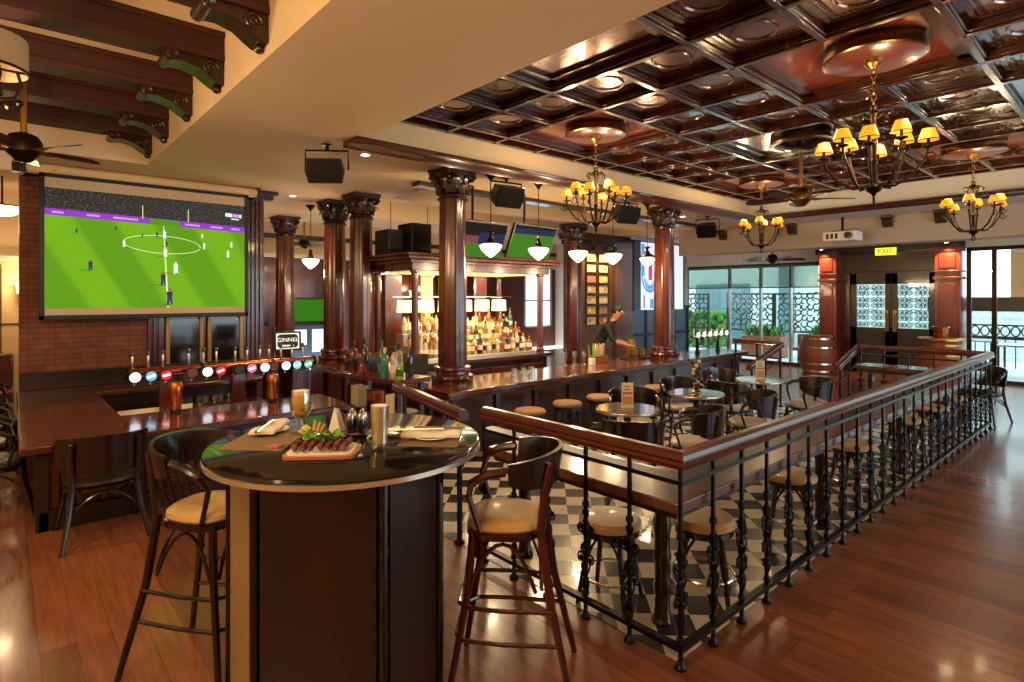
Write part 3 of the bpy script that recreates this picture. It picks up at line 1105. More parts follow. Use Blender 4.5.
bal.scale = (0.88, 0.88, 1)
pos = [(2.46, 1.54 + 0.302 * i, PI / 2) for i in range(1, 6)] + [(2.46 + 0.3056 * i, 1.54, 0) for i in range(1, 26)] + [(10.1, 1.54 + 0.316 * i, PI / 2) for i in range(1, 6)]
for x, y, r in pos:
    b = bal.copy()
    COL.objects.link(b)
    b.parent = t
    b.location = (x, y, 0)
    b.rotation_euler = (0, 0, r)

# sloping end rail at the far side and rail near the bar end
def small_rail(label, path, cols, low=True):
    t = thing('handrail', label, 'handrail', (0, 0, 0))
    MB('mahogany').sweep([(x, y, z - 0.08) for x, y, z in path], RAILP).build('top_rail', t)
    if low:
        MB('iron').tube([(x, y, z - 0.28) for x, y, z in path], 0.014, 8).build('lower_rail', t)
    for x, y, z in cols:
        m = MB('iron')
        m.box(x - 0.014, x + 0.014, y - 0.014, y + 0.014, 0, z - 0.07)
        m.lathe([(0.04, 0), (0.04, 0.012), (0.02, 0.03)], (x, y, 0), 10)
        m.lathe([(0.014, 0.3), (0.026, 0.32), (0.014, 0.34)], (x, y, 0), 10)
        m.build('post', t)
    return t


small_rail('short sloping wooden handrail at the far end of the tiled area by the doors', [(9.2, 3.16, 0.80), (10.1, 3.16, 1.055)], [(9.35, 3.16, 0.83), (9.7, 3.16, 0.93)])
small_rail('wooden handrail on thin posts at the far right end of the bar', [(9.85, 5.08, 1.06), (9.62, 4.15, 1.06), (8.4, 4.1, 0.78)], [(9.85, 5.05, 1.06), (9.72, 4.6, 1.06), (9.6, 4.15, 1.06), (9.0, 4.12, 0.92), (8.5, 4.1, 0.80)])
small_rail('wooden handrail running from the bottle stand down to the bar table', [(2.80, 4.80, 1.0), (2.50, 3.34, 0.985)], [(2.74, 4.55, 0.99), (2.62, 3.95, 0.99), (2.51, 3.40, 0.98)])

# service stand with loose bottles
t = thing('bottle_stand', 'dark wooden service stand holding loose bottles at the left end of the bar', 'stand', (0, 0, 0))
MB('mahogany').prism([(2.68, 5.86), (2.83, 4.82), (3.25, 4.88), (3.12, 5.92)], 0.955, 1.0).build('top', t, bevel=0.008)
m = MB('dark_wood')
m.prism([(2.76, 5.82), (2.89, 4.90), (3.20, 4.94), (3.08, 5.86)], 0.62, 0.65)
m.build('shelf', t)
for p in ((2.78, 5.78), (2.90, 4.93), (3.18, 4.96), (3.06, 5.84)):
    m = MB('dark_wood').box(p[0] - 0.025, p[0] + 0.025, p[1] - 0.025, p[1] + 0.025, 0, 0.955)
    m.build('leg', t, bevel=0.004)
for i, (x, y, c, lb) in enumerate([(2.93, 5.05, 'cream_paint', 'cream carton on the shelf under the green bottles'), (2.88, 5.35, 'copper', 'copper box on the shelf of the bottle stand'), (2.84, 5.62, 'clear_bottle', 'pale carton on the shelf of the bottle stand, farthest back')]):
    m = MB(c)
    m.box(x - 0.06, x + 0.06, y - 0.08, y + 0.08, 0.65, 0.83 + 0.02 * i)
    tag(m.build('carton', None, bevel=0.006), lb, 'box')


# ------------------------------------------------------------------ bottles
BPROF = {
    'spirit': [(0.036, 0), (0.038, 0.01), (0.038, 0.17), (0.030, 0.195), (0.014, 0.215), (0.013, 0.27)],
    'wine': [(0.035, 0), (0.037, 0.01), (0.037, 0.18), (0.025, 0.22), (0.014, 0.25), (0.013, 0.31)],
    'squat': [(0.044, 0), (0.048, 0.01), (0.048, 0.12), (0.038, 0.15), (0.016, 0.165), (0.016, 0.21)],
    'round': [(0.03, 0), (0.052, 0.03), (0.056, 0.07), (0.045, 0.12), (0.018, 0.15), (0.014, 0.22)],
}
CAPS = {'spirit': 0.27, 'wine': 0.31, 'squat': 0.21, 'round': 0.22}


def bottle(kind, body, lab, cap, loc, label, group, sc=1.0, parts=False):
    pr = BPROF[kind]
    h = CAPS[kind]
    if parts:
        o = thing('bottle', label, 'bottle', loc, 0, group)
        MB(body).lathe(pr, n=18).build('glass', o)
        MB(lab).lathe([(0.0385 if kind != 'squat' else 0.0485, 0.04), (0.0385 if kind != 'squat' else 0.0485, 0.12)], n=18, cap=False).build('paper_label', o)
        MB(cap).lathe([(0.015, h - 0.04), (0.016, h - 0.01), (0.015, h + 0.012)], n=12).build('cap', o)
        o.scale = (sc, sc, sc)
        return o
    m = MB(body, lab, cap)
    m.lathe(pr, n=10)
    r = max(p[0] for p in pr) + 0.001
    z0 = 0.05
    m.use(lab).lathe([(r, z0), (r, z0 + 0.07)], n=10, cap=False)
    m.use(cap).lathe([(0.015, h - 0.035), (0.016, h + 0.01)], n=8)
    o = m.build('bottle', None)
    o.location = loc
    o.scale = (sc, sc, sc)
    return tag(o, label, 'bottle', group)


G = 'loose bottles on the stand at the left bar end'
for kd, bd, lb, cp, x, y, s, tx in [
    ('spirit', 'red_bottle', 'label_black', 'dark_bottle', 2.80, 5.68, 1.2, 'dark red bottle, farthest left on the bottle stand'),
    ('wine', 'dark_bottle', 'label_black', 'dark_bottle', 2.85, 5.52, 1.15, 'dark brown bottle second from the left on the bottle stand'),
    ('squat', 'red_bottle', 'label_red', 'cap_gold', 2.78, 5.44, 0.8, 'small red bottle in front of the dark bottles on the stand'),
    ('wine', 'green_bottle', 'teal_bottle', 'green_bottle', 2.90, 5.26, 1.1, 'tall green bottle in the middle of the bottle stand'),
    ('spirit', 'teal_bottle', 'teal_bottle', 'label_cream', 2.87, 5.14, 1.05, 'teal bottle beside the tall green bottle on the stand'),
    ('spirit', 'clear_bottle', 'label_white', 'dark_bottle', 2.93, 5.06, 1.1, 'clear bottle with white label right of the teal bottle'),
    ('spirit', 'clear_bottle', 'label_cream', 'label_black', 3.04, 5.16, 1.15, 'clear bottle with cream label at the back of the stand'),
    ('wine', 'dark_bottle', 'label_black', 'cap_gold', 3.08, 5.02, 1.12, 'black bottle at the right end of the bottle stand'),
    ('squat', 'lime_bottle', 'leaf', 'green_bottle', 2.91, 4.92, 0.8, 'small lime green bottle at the near corner of the bottle stand'),
]:
    bottle(kd, bd, lb, cp, (x, y, 1.0), tx, G, s, True)
t = tag(MB('brown_wood').box(3.02, 3.12, 5.50, 5.84, 1.0, 1.16).build('crate', None, bevel=0.005), 'brown open box at the back of the bottle stand, behind the dark red bottle', 'box')

# ------------------------------------------------------------------ back bar display
t = thing('back_bar', 'canopied back bar cabinet with brightly lit bottle shelves behind the counter', 'bar cabinet', (0, 0, 0))
X0, X1, Y0, Y1 = 4.36, 6.98, 7.0, 8.2
m = MB('mahogany_h')
m.box(X0, X1, Y0 - 0.05, Y1, 0, 0.84)
m.box(X0 - 0.08, X1 + 0.08, Y0 - 0.14, Y1 + 0.1, 0.80, 0.86)
for i in range(4):
    m.box(X0 + 0.08 + i * 0.64, X0 + 0.60 + i * 0.64, Y0 - 0.08, Y0 - 0.04, 0.12, 0.7)
m.build('base_cabinet', t, bevel=0.006)
for x in (X0 + 0.06, X1 - 0.06):
    for y in (Y0 + 0.06, Y1 - 0.06):
        m = MB('red_wood')
        m.lathe([(0.07, 0.86), (0.07, 0.92), (0.052, 0.94), (0.05, 1.6), (0.05, 2.14), (0.07, 2.16), (0.07, 2.2)], (x, y, 0), 14)
        m.build('post', t)
m = MB('mahogany')
m.box(X0 - 0.05, X1 + 0.05, Y0 - 0.05, Y1 + 0.05, 2.18, 2.30)
m.box(X0 - 0.10, X1 + 0.10, Y0 - 0.10, Y1 + 0.10, 2.28, 2.33)
m.box(X0 - 0.18, X1 + 0.18, Y0 - 0.18, Y1 + 0.18, 2.33, 2.38)
m.box(X0 - 0.22, X1 + 0.22, Y0 - 0.22, Y1 + 0.22, 2.38, 2.42)
m.build('canopy', t, bevel=0.008)
mat('canopy_glow', '#ffe9b0', 0.5, emit='#ffdf96', es=0.7)
MB('canopy_glow').box(X0 + 0.2, X1 - 0.2, Y0 + 0.15, Y1 - 0.15, 2.165, 2.18).build('canopy_fill', t)
lamp('AREA', ((X0 + X1) / 2, (Y0 + Y1) / 2, 2.15), 55, (1, 0.82, 0.52), (2.0, 0.8), (0, 0, 0))  # area lamp and glowing panel added under the canopy to brighten the bottles
m = MB('champagne', 'white')
for k in range(3):
    m.use('champagne').box(X0 + 0.15, X1 - 0.15, Y0 + 0.08 + 0.22 * k, Y0 + 0.30 + 0.22 * k, 0.86, 0.90 + 0.17 * k)
m.build('bottle_steps', t, bevel=0.003)
mat('back_cream', '#b59b62', 0.6)
m = MB('back_cream')
m.box(X0 + 0.85, X0 + 1.05, Y1 - 0.12, Y1 - 0.06, 0.86, 2.16)
m.build('back_panel', t)
for xa, xb in ((X0 + 0.15, X0 + 0.45), (X0 + 1.35, X0 + 1.75), (X0 + 1.95, X0 + 2.2)):
    MB('red_wood').box(xa, xb, Y1 - 0.14, Y1 - 0.08, 0.86, 2.16).build('back_panel', t, bevel=0.004)
m = MB('steel')
m.tube([(X0 + 0.1, Y0 + 0.75, 1.80), (X1 - 0.1, Y0 + 0.75, 1.80)], 0.012, 8)
m.build('lamp_rail', t)
for k in range(6):
    x = X0 + 0.32 + k * 0.38
    m = MB('lamp_panel')
    m.lathe([(0.13, 1.56), (0.12, 1.75)], (x, Y0 + 0.75, 0), 20)
    m.build('lamp_shade', t)
cols = ['amber_bottle', 'amber_bottle', 'amber_bottle', 'yellow_bottle', 'yellow_bottle', 'clear_bottle', 'clear_bottle', 'clear_bottle', 'clear_bottle', 'red_bottle', 'dark_bottle', 'green_bottle', 'lime_bottle']
names = {'amber_bottle': 'amber', 'yellow_bottle': 'yellow', 'clear_bottle': 'clear', 'red_bottle': 'red', 'dark_bottle': 'dark', 'green_bottle': 'green', 'lime_bottle': 'lime green'}
tiers = ['front step', 'middle step', 'top step']
for k in range(3):
    n = 26
    for i in range(n):
        bd = rnd.choice(cols)
        kd = rnd.choice(list(BPROF))
        lbm = rnd.choice(['label_cream', 'label_cream', 'label_cream', 'label_white', 'label_white', 'label_black', 'label_red'])
        cp = rnd.choice(['cap_gold', 'label_black', 'label_red', 'steel'])
        x = X0 + 0.22 + i * (X1 - X0 - 0.44) / (n - 1)
        y = Y0 + 0.19 + 0.22 * k + rnd.uniform(-0.03, 0.03)
        bottle(kd, bd, lbm, cp, (x, y, 0.90 + 0.17 * k), '%s bottle, %s from the left on the %s of the lit back bar' % (names[bd], ORD[i], tiers[k]), 'bottles on the lit back bar', rnd.uniform(0.92, 1.18))
# cardboard carton at the right end of the display
tag(MB('cream_leather').box(X1 - 0.62, X1 - 0.14, Y0 + 0.80, Y1 - 0.16, 0.862, 1.36).build('carton', None, bevel=0.004), 'plain tan carton standing at the right end of the lit bottle display', 'box')
# speakers standing on the canopy
def cabinet_speaker(x0, x1, y0, y1, z0, z1, label):
    t = thing('loudspeaker', label, 'speaker', ((x0 + x1) / 2, (y0 + y1) / 2, z0))
    a, b, h = (x1 - x0) / 2, (y1 - y0) / 2, z1 - z0
    MB('black_plastic').box(-a, a, -b, b, 0, h).build('body', t, bevel=0.01)
    m = MB('black_metal')
    m.box(-a + 0.03, a - 0.03, -b - 0.012, -b, 0.04, h - 0.04)
    m.build('grille', t, bevel=0.004)
    return t


cabinet_speaker(4.16, 4.40, 7.35, 7.75, 2.42, 2.78, 'square black loudspeaker lying on the back bar canopy, left one of two')
cabinet_speaker(4.46, 4.80, 7.2, 7.6, 2.42, 2.88, 'taller black loudspeaker on the back bar canopy, beside the thick corner column')


def flood_speaker(label, loc, rz, tilt, w_=0.44, h_=0.30, d_=0.24, drop=0.22):
    t = thing('ceiling_speaker', label, 'speaker', loc, rz)
    R = Matrix.Rotation(tilt, 4, 'X')
    m = MB('black_plastic')
    pts = [(-w_ / 2, -h_ / 2), (w_ / 2, -h_ / 2), (w_ / 2 + 0.03, 0.0), (w_ / 2, h_ / 2), (-w_ / 2, h_ / 2), (-w_ / 2 - 0.03, 0.0)]
    m.rings([[R @ Vector((x * 0.8, d_ / 2, z * 0.8)) for x, z in pts], [R @ Vector((x, -d_ / 2, z)) for x, z in pts]])
    m.build('body', t, bevel=0.006)
    g = MB('black_metal')
    g.rings([[R @ Vector((x * 0.92, -d_ / 2, z * 0.92)) for x, z in pts], [R @ Vector((x * 0.9, -d_ / 2 - 0.012, z * 0.9)) for x, z in pts]])
    g.build('grille', t)
    b = MB('black_metal')
    b.tube([(-w_ / 2 - 0.045, 0, 0), (-w_ / 2 - 0.045, 0, drop - 0.03), (w_ / 2 + 0.045, 0, drop - 0.03), (w_ / 2 + 0.045, 0, 0)], 0.012, 6)
    b.lathe([(0.02, drop - 0.03), (0.02, drop + 0.02), (0.05, drop + 0.02), (0.05, drop + 0.035)], n=10)
    b.build('bracket', t)
    return t


flood_speaker('large black speaker hung under the beige ceiling, left of the corner column', (2.50, 5.66, 3.10), math.radians(-38), math.radians(18), 0.34, 0.25, 0.22, 0.225)
flood_speaker('black speaker hung between the two near pendant lamps over the bar', (4.95, 5.68, 3.13), math.radians(-10), math.radians(25), 0.38, 0.28, 0.22, 0.195)
flood_speaker('black speaker hung over the middle of the bar, right of the left-hand chandelier', (7.45, 5.66, 3.13), math.radians(-15), math.radians(25), 0.38, 0.28, 0.22, 0.195)
flood_speaker('black and white spotlight speaker under the ceiling, right of the far bar column', (10.2, 5.8, 3.10), math.radians(-70), math.radians(25), 0.34, 0.26, 0.24, 0.225)

# televisions
def television(label, loc, rz, tilt, pic):
    t = thing('television', label, 'television', loc, rz)
    R = Matrix.Rotation(tilt, 4, 'X')
    w_, h_ = 0.92, 0.54
    MB('black_plastic').box(-w_ / 2, w_ / 2, -0.02, 0.03, -h_ / 2, h_ / 2, R).build('casing', t, bevel=0.006)
    m = MB('tv_green', 'tv_blue', 'tv_crowd', 'tv_dark')
    q = [(-w_ / 2 + 0.025, -h_ / 2 + 0.025), (w_ / 2 - 0.025, h_ / 2 - 0.025)]

    def rect(a, b, c, d, k=0.0):
        m.poly([R @ Vector((q[0][0] + (q[1][0] - q[0][0]) * x, -0.022 - k, q[0][1] + (q[1][1] - q[0][1]) * y)) for x, y in ((a, c), (b, c), (b, d), (a, d))])
    if pic == 0:
        m.use('tv_green'); rect(0, 1, 0, .4)
        m.use('tv_crowd'); rect(0, .45, .4, .62)
        m.use('tv_blue'); rect(.45, 1, .4, .72)
        m.use('tv_dark'); rect(0, .45, .62, 1); rect(.45, 1, .72, 1)
    else:
        m.use('tv_green'); rect(0, 1, 0, .74)
        m.use('tv_blue'); rect(0, 1, .74, .92)
        m.use('tv_dark'); rect(0, 1, .92, 1)
    m.build('picture', t, smooth=0)
    b = MB('black_metal')
    b.tube([(0, 0.05, 0.0), (0, 0.16, 0.12), (0, 0.16, CZ - loc[2] - 0.001)], 0.018, 8)
    b.box(-0.12, 0.12, 0.03, 0.06, -0.1, 0.1)
    b.build('ceiling_pole', t)
    return t


television('hung television with red crowd picture, partly behind the corner column', (5.0, 6.3, 2.60), math.radians(2), math.radians(24), 0)
television('hung television showing green pitch, between the second and third pendant lamps', (6.0, 6.3, 2.63), math.radians(2), math.radians(24), 1)

# pendant lamps over the bar
def pendant(label, loc, ztop, sc=1.0, kind=0):
    t = thing('pendant_lamp', label, 'lamp', loc, 0, 'white glass pendant lamps over the bar')
    h = ztop - loc[2]
    if kind == 0:
        MB('lamp_white').lathe([(0.01, -0.115), (0.05, -0.09), (0.115, -0.03), (0.142, 0.02), (0.14, 0.035), (0.10, 0.05)], n=24).build('glass_shade', t)
    else:
        MB('shade_amber', 'lamp_white').use('lamp_white').lathe([(0.02, -0.11), (0.07, -0.085), (0.10, -0.03), (0.125, 0.0), (0.09, 0.04)], n=24).build('glass_shade', t)
    m = MB('old_brass')
    m.lathe([(0.105, 0.045), (0.10, 0.06), (0.05, 0.075), (0.04, 0.10), (0.045, 0.12), (0.022, 0.14), (0.022, 0.17), (0.035, 0.185), (0.012, 0.205)], n=18)
    if kind:
        m.lathe([(0.14, 0.03), (0.13, 0.05), (0.06, 0.09), (0.05, 0.10)], n=20)
        m.tube([(0.05 * math.cos(a * PI / 6), 0.05 * math.sin(a * PI / 6), 0.2) for a in range(12)], 0.008, 5, closed=True)
    m.build('fitting', t)
    m = MB('black_metal')
    m.tube([(0, 0, 0.2), (0, 0, h - 0.03)], 0.006, 6)
    m.build('rod', t)
    MB('old_brass').lathe([(0.012, h - 0.10), (0.03, h - 0.07), (0.075, h - 0.015), (0.075, h - 0.001)], n=18).build('canopy', t)
    lamp('POINT', (loc[0], loc[1], loc[2] - 0.20), P_PEND, WARM, 0.08)
    return t


for i, (x, tx) in enumerate([(4.62, 'first pendant lamp over the bar, nearest the corner column'), (5.46, 'second pendant lamp over the bar, in front of the green television'), (6.26, 'third pendant lamp over the bar, below the left-hand chandelier'), (7.06, 'fourth pendant lamp over the bar, in front of the framed notes')]):
    pendant('white glass ' + tx, (x, 5.6, 2.42), CZ)
pendant('amber and white globe pendant lamp over the bar, in front of the white banner', (7.95, 5.6, 2.42), CZ, 1, 1)
pendant('white glass pendant lamp seen between two columns left of the bar', (3.95, 9.6, 2.40), CZ)
pendant('white glass pendant lamp behind the back bar, left one under the canopy edge', (5.0, 8.75, 2.20), 3.86)
pendant('white glass pendant lamp behind the back bar, right one under the canopy edge', (5.75, 8.75, 2.20), 3.86)

# framed notes on the pier
k = 0
FC = ['#e0c07a', '#cf9a5a', '#c9705a', '#d9b24a', '#b98a5e', '#dfc98a']
for i, c in enumerate(FC):
    mat('note_%d' % i, c, 0.5)
for r in range(7):
    for c in range(2):
        x = 10.98 + c * 0.46
        z = 2.78 - r * 0.262
        t = thing('framed_note', 'small framed note on the wooden pier, row %s from the top, %s column' % (ORD[r], ('left', 'right')[c]), 'picture frame', (x, 9.40, z), 0, 'framed notes on the wooden pier')
        m = MB('dark_frame')
        m.box(-0.20, 0.20, -0.03, 0.0, -0.115, -0.095).box(-0.20, 0.20, -0.03, 0.0, 0.095, 0.115).box(-0.20, -0.175, -0.03, 0, -0.095, 0.095).box(0.175, 0.20, -0.03, 0, -0.095, 0.095)
        m.build('frame', t)
        m = MB('note_%d' % rnd.randrange(6), 'label_cream', 'note_2')
        m.box(-0.175, 0.175, -0.012, 0.0, -0.095, 0.095)
        m.use('label_cream' if (r + c) % 2 else 'note_2').lathe([(0.05, 0), (0.05, 0.004)], n=14, mx=Matrix.Translation((0.07 if c else -0.06, -0.012, 0)) @ Matrix.Rotation(PI / 2, 4, 'X'))
        m.build('banknote', t)
for x in (10.98, 11.44):
    t = tag(MB('old_brass').lathe([(0.05, 0), (0.06, 0.06), (0.03, 0.1)], (x, 9.3, 2.96), 12).build('picture_light', None), 'small brass picture light above the framed notes, %s one' % ('left' if x < 11.2 else 'right'), 'lamp')
    lamp('SPOT', (x, 9.05, 3.0), 70, WARM, 0.04, (math.radians(12), 0, 0), 120)

# banner beside it
t = thing('banner_screen', 'white hanging screen with blue and pink crest, left of the far bar column', 'banner', (13.35, 9.0, 0))
MB('pale_metal').box(-1.25, 1.25, -0.05, 0.05, 3.27, 3.36).build('roller', t, bevel=0.01)
m = MB('dark_frame')
m.box(-1.2, -1.14, -0.012, 0.012, 1.44, 3.3).box(1.14, 1.2, -0.012, 0.012, 1.44, 3.3).box(-1.2, 1.2, -0.012, 0.012, 3.24, 3.3)
m.build('border', t)
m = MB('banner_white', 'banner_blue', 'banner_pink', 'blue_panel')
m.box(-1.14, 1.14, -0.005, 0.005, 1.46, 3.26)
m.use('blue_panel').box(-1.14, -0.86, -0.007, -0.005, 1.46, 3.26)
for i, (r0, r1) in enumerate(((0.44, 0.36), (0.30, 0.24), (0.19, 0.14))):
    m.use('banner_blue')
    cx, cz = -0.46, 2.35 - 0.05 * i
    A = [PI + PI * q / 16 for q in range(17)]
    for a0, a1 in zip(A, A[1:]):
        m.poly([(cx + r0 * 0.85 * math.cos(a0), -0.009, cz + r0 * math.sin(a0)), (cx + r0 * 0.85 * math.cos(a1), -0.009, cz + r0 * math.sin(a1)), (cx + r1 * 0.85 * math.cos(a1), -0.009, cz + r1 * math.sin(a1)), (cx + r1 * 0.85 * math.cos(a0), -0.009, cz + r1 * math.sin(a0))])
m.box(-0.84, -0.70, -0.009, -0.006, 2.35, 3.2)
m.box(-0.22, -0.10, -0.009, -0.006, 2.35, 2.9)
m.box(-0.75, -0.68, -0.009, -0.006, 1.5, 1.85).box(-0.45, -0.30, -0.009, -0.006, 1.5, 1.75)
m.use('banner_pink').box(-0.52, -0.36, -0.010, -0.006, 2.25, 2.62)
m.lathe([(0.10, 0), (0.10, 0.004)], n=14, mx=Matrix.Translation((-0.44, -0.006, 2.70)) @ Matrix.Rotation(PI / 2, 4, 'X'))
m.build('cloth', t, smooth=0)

# ================================================================== SEATING
def chair(name, label, cat, loc, rz, sh, bh, wood, seatm, rings_n, group, arms=True, w_=0.20, backm=None, tall=False):
    """front of the seat is +Y; sh seat height, bh top of the back"""
    t = thing(name, label, cat, loc, rz, group)
    # seat pad: rounded trapezoid
    n = 28
    def outline(k):
        pts = []
        for i in range(n):
            a = 2 * PI * i / n
            c, s = math.cos(a), math.sin(a)
            e = 0.72
            x = math.copysign(abs(c) ** e, c) * w_ * k * (1.0 + 0.08 * s)
            y = math.copysign(abs(s) ** e, s) * w_ * k
            pts.append((x, y))
        return pts
    m = MB(seatm)
    m.rings([[(x, y, sh - 0.045 + dz) for x, y in outline(k)] for k, dz in ((0.97, 0), (1.02, 0.012), (1.0, 0.032), (0.9, 0.045), (0.6, 0.052), (0.2, 0.054))])
    m.build('seat', t)
    m = MB(wood)
    m.rings([[(x, y, sh - 0.085 + dz) for x, y in outline(k)] for k, dz in ((0.94, 0), (1.04, 0.008), (1.05, 0.032), (0.96, 0.042))])
    m.build('seat_frame', t)
    sp = 0.05 + 0.045 * sh / 0.47
    for s in (-1, 1):
        m = MB(wood)
        m.tube([(s * (w_ - 0.03), w_ - 0.04, sh - 0.05), (s * (w_ - 0.015), w_ - 0.02, sh * 0.6), (s * (w_ + sp * 0.4), w_ + sp * 0.5, 0.0)], [0.019, 0.018, 0.014], 8)
        m.build('leg', t)
        m = MB(wood)
        m.tube([(s * (w_ + sp * 0.4), -w_ - sp * 1.1, 0.0), (s * (w_ - 0.01), -w_ - sp * 0.3, sh * 0.55), (s * (w_ - 0.03), -w_ + 0.01, sh - 0.03), (s * (w_ - 0.02), -w_ - 0.01, (sh + bh) / 2), (s * (w_ - 0.02), -w_ - 0.035, bh - 0.05)], [0.015, 0.019, 0.02, 0.018, 0.015], 8)
        m.build('leg', t)
    # curved back panel
    H = min(0.17, (bh - sh) * 0.5)
    if tall:
        H = (bh - sh) * 0.88
    backm = backm or wood
    rb = w_ + 0.045
    m = MB(backm)
    rings = []
    for i in range(17):
        a = PI * (1.03 + 0.94 * i / 16)
        c = Vector((math.cos(a), math.sin(a), 0))
        hh = H * (0.55 + 0.45 * math.sin(PI * i / 16) ** 0.5)
        lean = 0.02
        o = Vector((0, -0.01, 0))
        zt = bh - 0.035 * (1 - math.sin(PI * i / 16))
        rings.append([o + c * (rb - 0.011) + Vector((0, 0, zt - hh)), o + c * (rb + 0.011) + Vector((0, 0, zt - hh)), o + c * (rb + 0.014 + lean) + Vector((0, 0, zt)), o + c * (rb - 0.006 + lean) + Vector((0, 0, zt))])
    m.rings(rings)
    m.build('backrest', t)
    for i in range(0 if tall else 5):
        x = -0.11 + 0.055 * i
        y = -math.sqrt(max(0.001, rb * rb - x * x)) - 0.005
        MB(wood).tube([(x * 0.85, -w_ + 0.02, sh - 0.03), (x, y, bh - H * 0.8)], 0.0075, 6).build('back_slat', t)
    if arms:
        for s in (-1, 1):
            m = MB(wood)
            zt = bh - 0.075
            m.tube([(s * rb, -0.02, zt), (s * (rb + 0.012), 0.06, zt - 0.012), (s * (rb + 0.005), 0.13, zt - 0.05), (s * (w_ + 0.01), 0.15, (zt + sh) / 2), (s * (w_ - 0.005), 0.10, sh - 0.04)], [0.02, 0.022, 0.018, 0.013, 0.012], 8)
            m.build('arm', t)
    # bentwood arches under the seat
    for ax in range(4):
        R = Matrix.Rotation(ax * PI / 2, 4, 'Z')
        pts = []
        q = w_ - 0.03
        for i in range(11):
            f = i / 10
            x = -q + 2 * q * f
            z = sh - 0.10 - 0.20 * (abs(2 * f - 1) ** 2.2) * (1 if sh > 0.6 else 0.6)
            pts.append(R @ Vector((x, q + 0.005 + 0.02 * abs(2 * f - 1), z)))
        MB(wood).tube(pts, 0.009, 6).build('brace', t)
    for zr in ((sh * 0.34, sh * 0.52) if rings_n else ()):
        f = zr / sh
        yy = w_ - 0.02 + (sp * 0.5) * (1 - f)
        xx = w_ - 0.02 + (sp * 0.4) * (1 - f)
        yb = -w_ - sp * 0.9 * (1 - f) + 0.0
        pts = [(-xx, yb, zr), (-xx - 0.01, 0.0, zr), (-xx, yy - 0.03, zr), (-xx * 0.75, yy + 0.015, zr), (0, yy + 0.025, zr), (xx * 0.75, yy + 0.015, zr), (xx, yy - 0.03, zr), (xx + 0.01, 0, zr), (xx, yb, zr)]
        MB(wood).tube(pts, 0.010, 7).build('footrest', t)
    return t


chair('bar_stool', 'tall black bar stool with cream seat, left of the bar table', 'bar stool', (0.78, 3.12, 0), math.radians(-145), 0.79, 1.11, 'black_wood', 'cream_leather', 2, None, w_=0.178)
chair('bar_stool', 'tall dark red bar stool with tan seat, right of the bar table by the railing', 'bar stool', (1.80, 2.06, 0), math.radians(42), 0.79, 1.11, 'oxblood_wood', 'cream_leather', 2, None, w_=0.178, backm='black_wood')
G = 'bistro armchairs'
cA = chair('bistro_chair', 'dark bistro armchair seen from behind, facing the low drinks counter', 'chair', (0.58, 5.38, 0), 0, 0.46, 0.80, 'black_wood', 'dark_leather', 0, G, w_=0.225, tall=True)
cB = chair('bistro_chair', 'dark backed bistro armchair in front of the first round table, back to the railing', 'chair', (4.88, 2.92, 0), math.radians(28), 0.46, 0.78, 'black_wood', 'pale_leather', 0, G, tall=True)
for x, y, r, tx in [
    (5.22, 3.85, 130, 'bistro armchair between the first and second round tables'),
    (4.08, 3.02, -50, 'bistro armchair with pale seat left of the first round table'),
    (6.12, 2.98, 42, 'bistro armchair with bluish lit seat right in front of the second round table'),
    (6.35, 3.95, 140, 'bistro armchair with pale seat left behind the second round table'),
    (6.78, 3.55, -100, 'bistro armchair facing the third round table from its left'),
    (7.66, 2.98, 48, 'bistro armchair with pale seat on the right of the third round table'),
    (7.6, 4.05, 165, 'bistro armchair behind the third round table, facing the room'),
]:
    dup(cB, tx, (x, y, 0), math.radians(r))
dup(cA, 'black bistro armchair standing outside the far end of the railing', (10.55, 1.72, 0), math.radians(80))
for i, (x, y) in enumerate([(-0.06, 6.42), (-0.07, 7.30), (-0.08, 8.25), (-0.10, 9.6)]):
    dup(cA, ('dark armchair at the left edge, nearest of the row beside the drinks counter', 'dark armchair second in the row along the left side of the drinks counter', 'dark armchair third in the row along the left side of the drinks counter', 'dark armchair farthest back on the left, near the padded wall')[i], (x, y, 0), math.radians(-90))
# round table top at the far left with a thin pedestal
def round_stool(name, label, loc, rz, sh, seatm, group):
    t = thing(name, label, 'stool', loc, rz, group)
    r = 0.175
    MB(seatm).lathe([(r * 0.97, sh - 0.06), (r * 1.05, sh - 0.05), (r * 1.06, sh - 0.025), (r * 0.95, sh - 0.006), (r * 0.5, sh), (0.02, sh)], n=28).build('seat', t)
    MB('black_wood').lathe([(r * 0.92, sh - 0.10), (r * 1.0, sh - 0.095), (r * 1.0, sh - 0.062), (r * 0.9, sh - 0.06)], n=28).build('seat_frame', t)
    for k in range(4):
        a = PI / 4 + k * PI / 2
        c, s = math.cos(a), math.sin(a)
        MB('black_wood').tube([(0.135 * c, 0.135 * s, sh - 0.07), (0.155 * c, 0.155 * s, sh * 0.5), (0.205 * c, 0.205 * s, 0)], [0.018, 0.017, 0.014], 8).build('leg', t)
        pts = []
        b = a + PI / 2
        p0, p1 = Vector((0.14 * c, 0.14 * s, 0)), Vector((0.14 * math.cos(b), 0.14 * math.sin(b), 0))
        for i in range(9):
            f = i / 8
            p = p0.lerp(p1, f)
            pts.append((p.x, p.y, sh - 0.10 - 0.13 * abs(2 * f - 1) ** 2.2))
        MB('black_wood').tube(pts, 0.008, 6).build('brace', t)
    MB('steel').tube([(0.175 * math.cos(2 * PI * k / 28), 0.175 * math.sin(2 * PI * k / 28), sh * 0.32) for k in range(28)], 0.008, 6, closed=True).build('footrest', t)
    return t


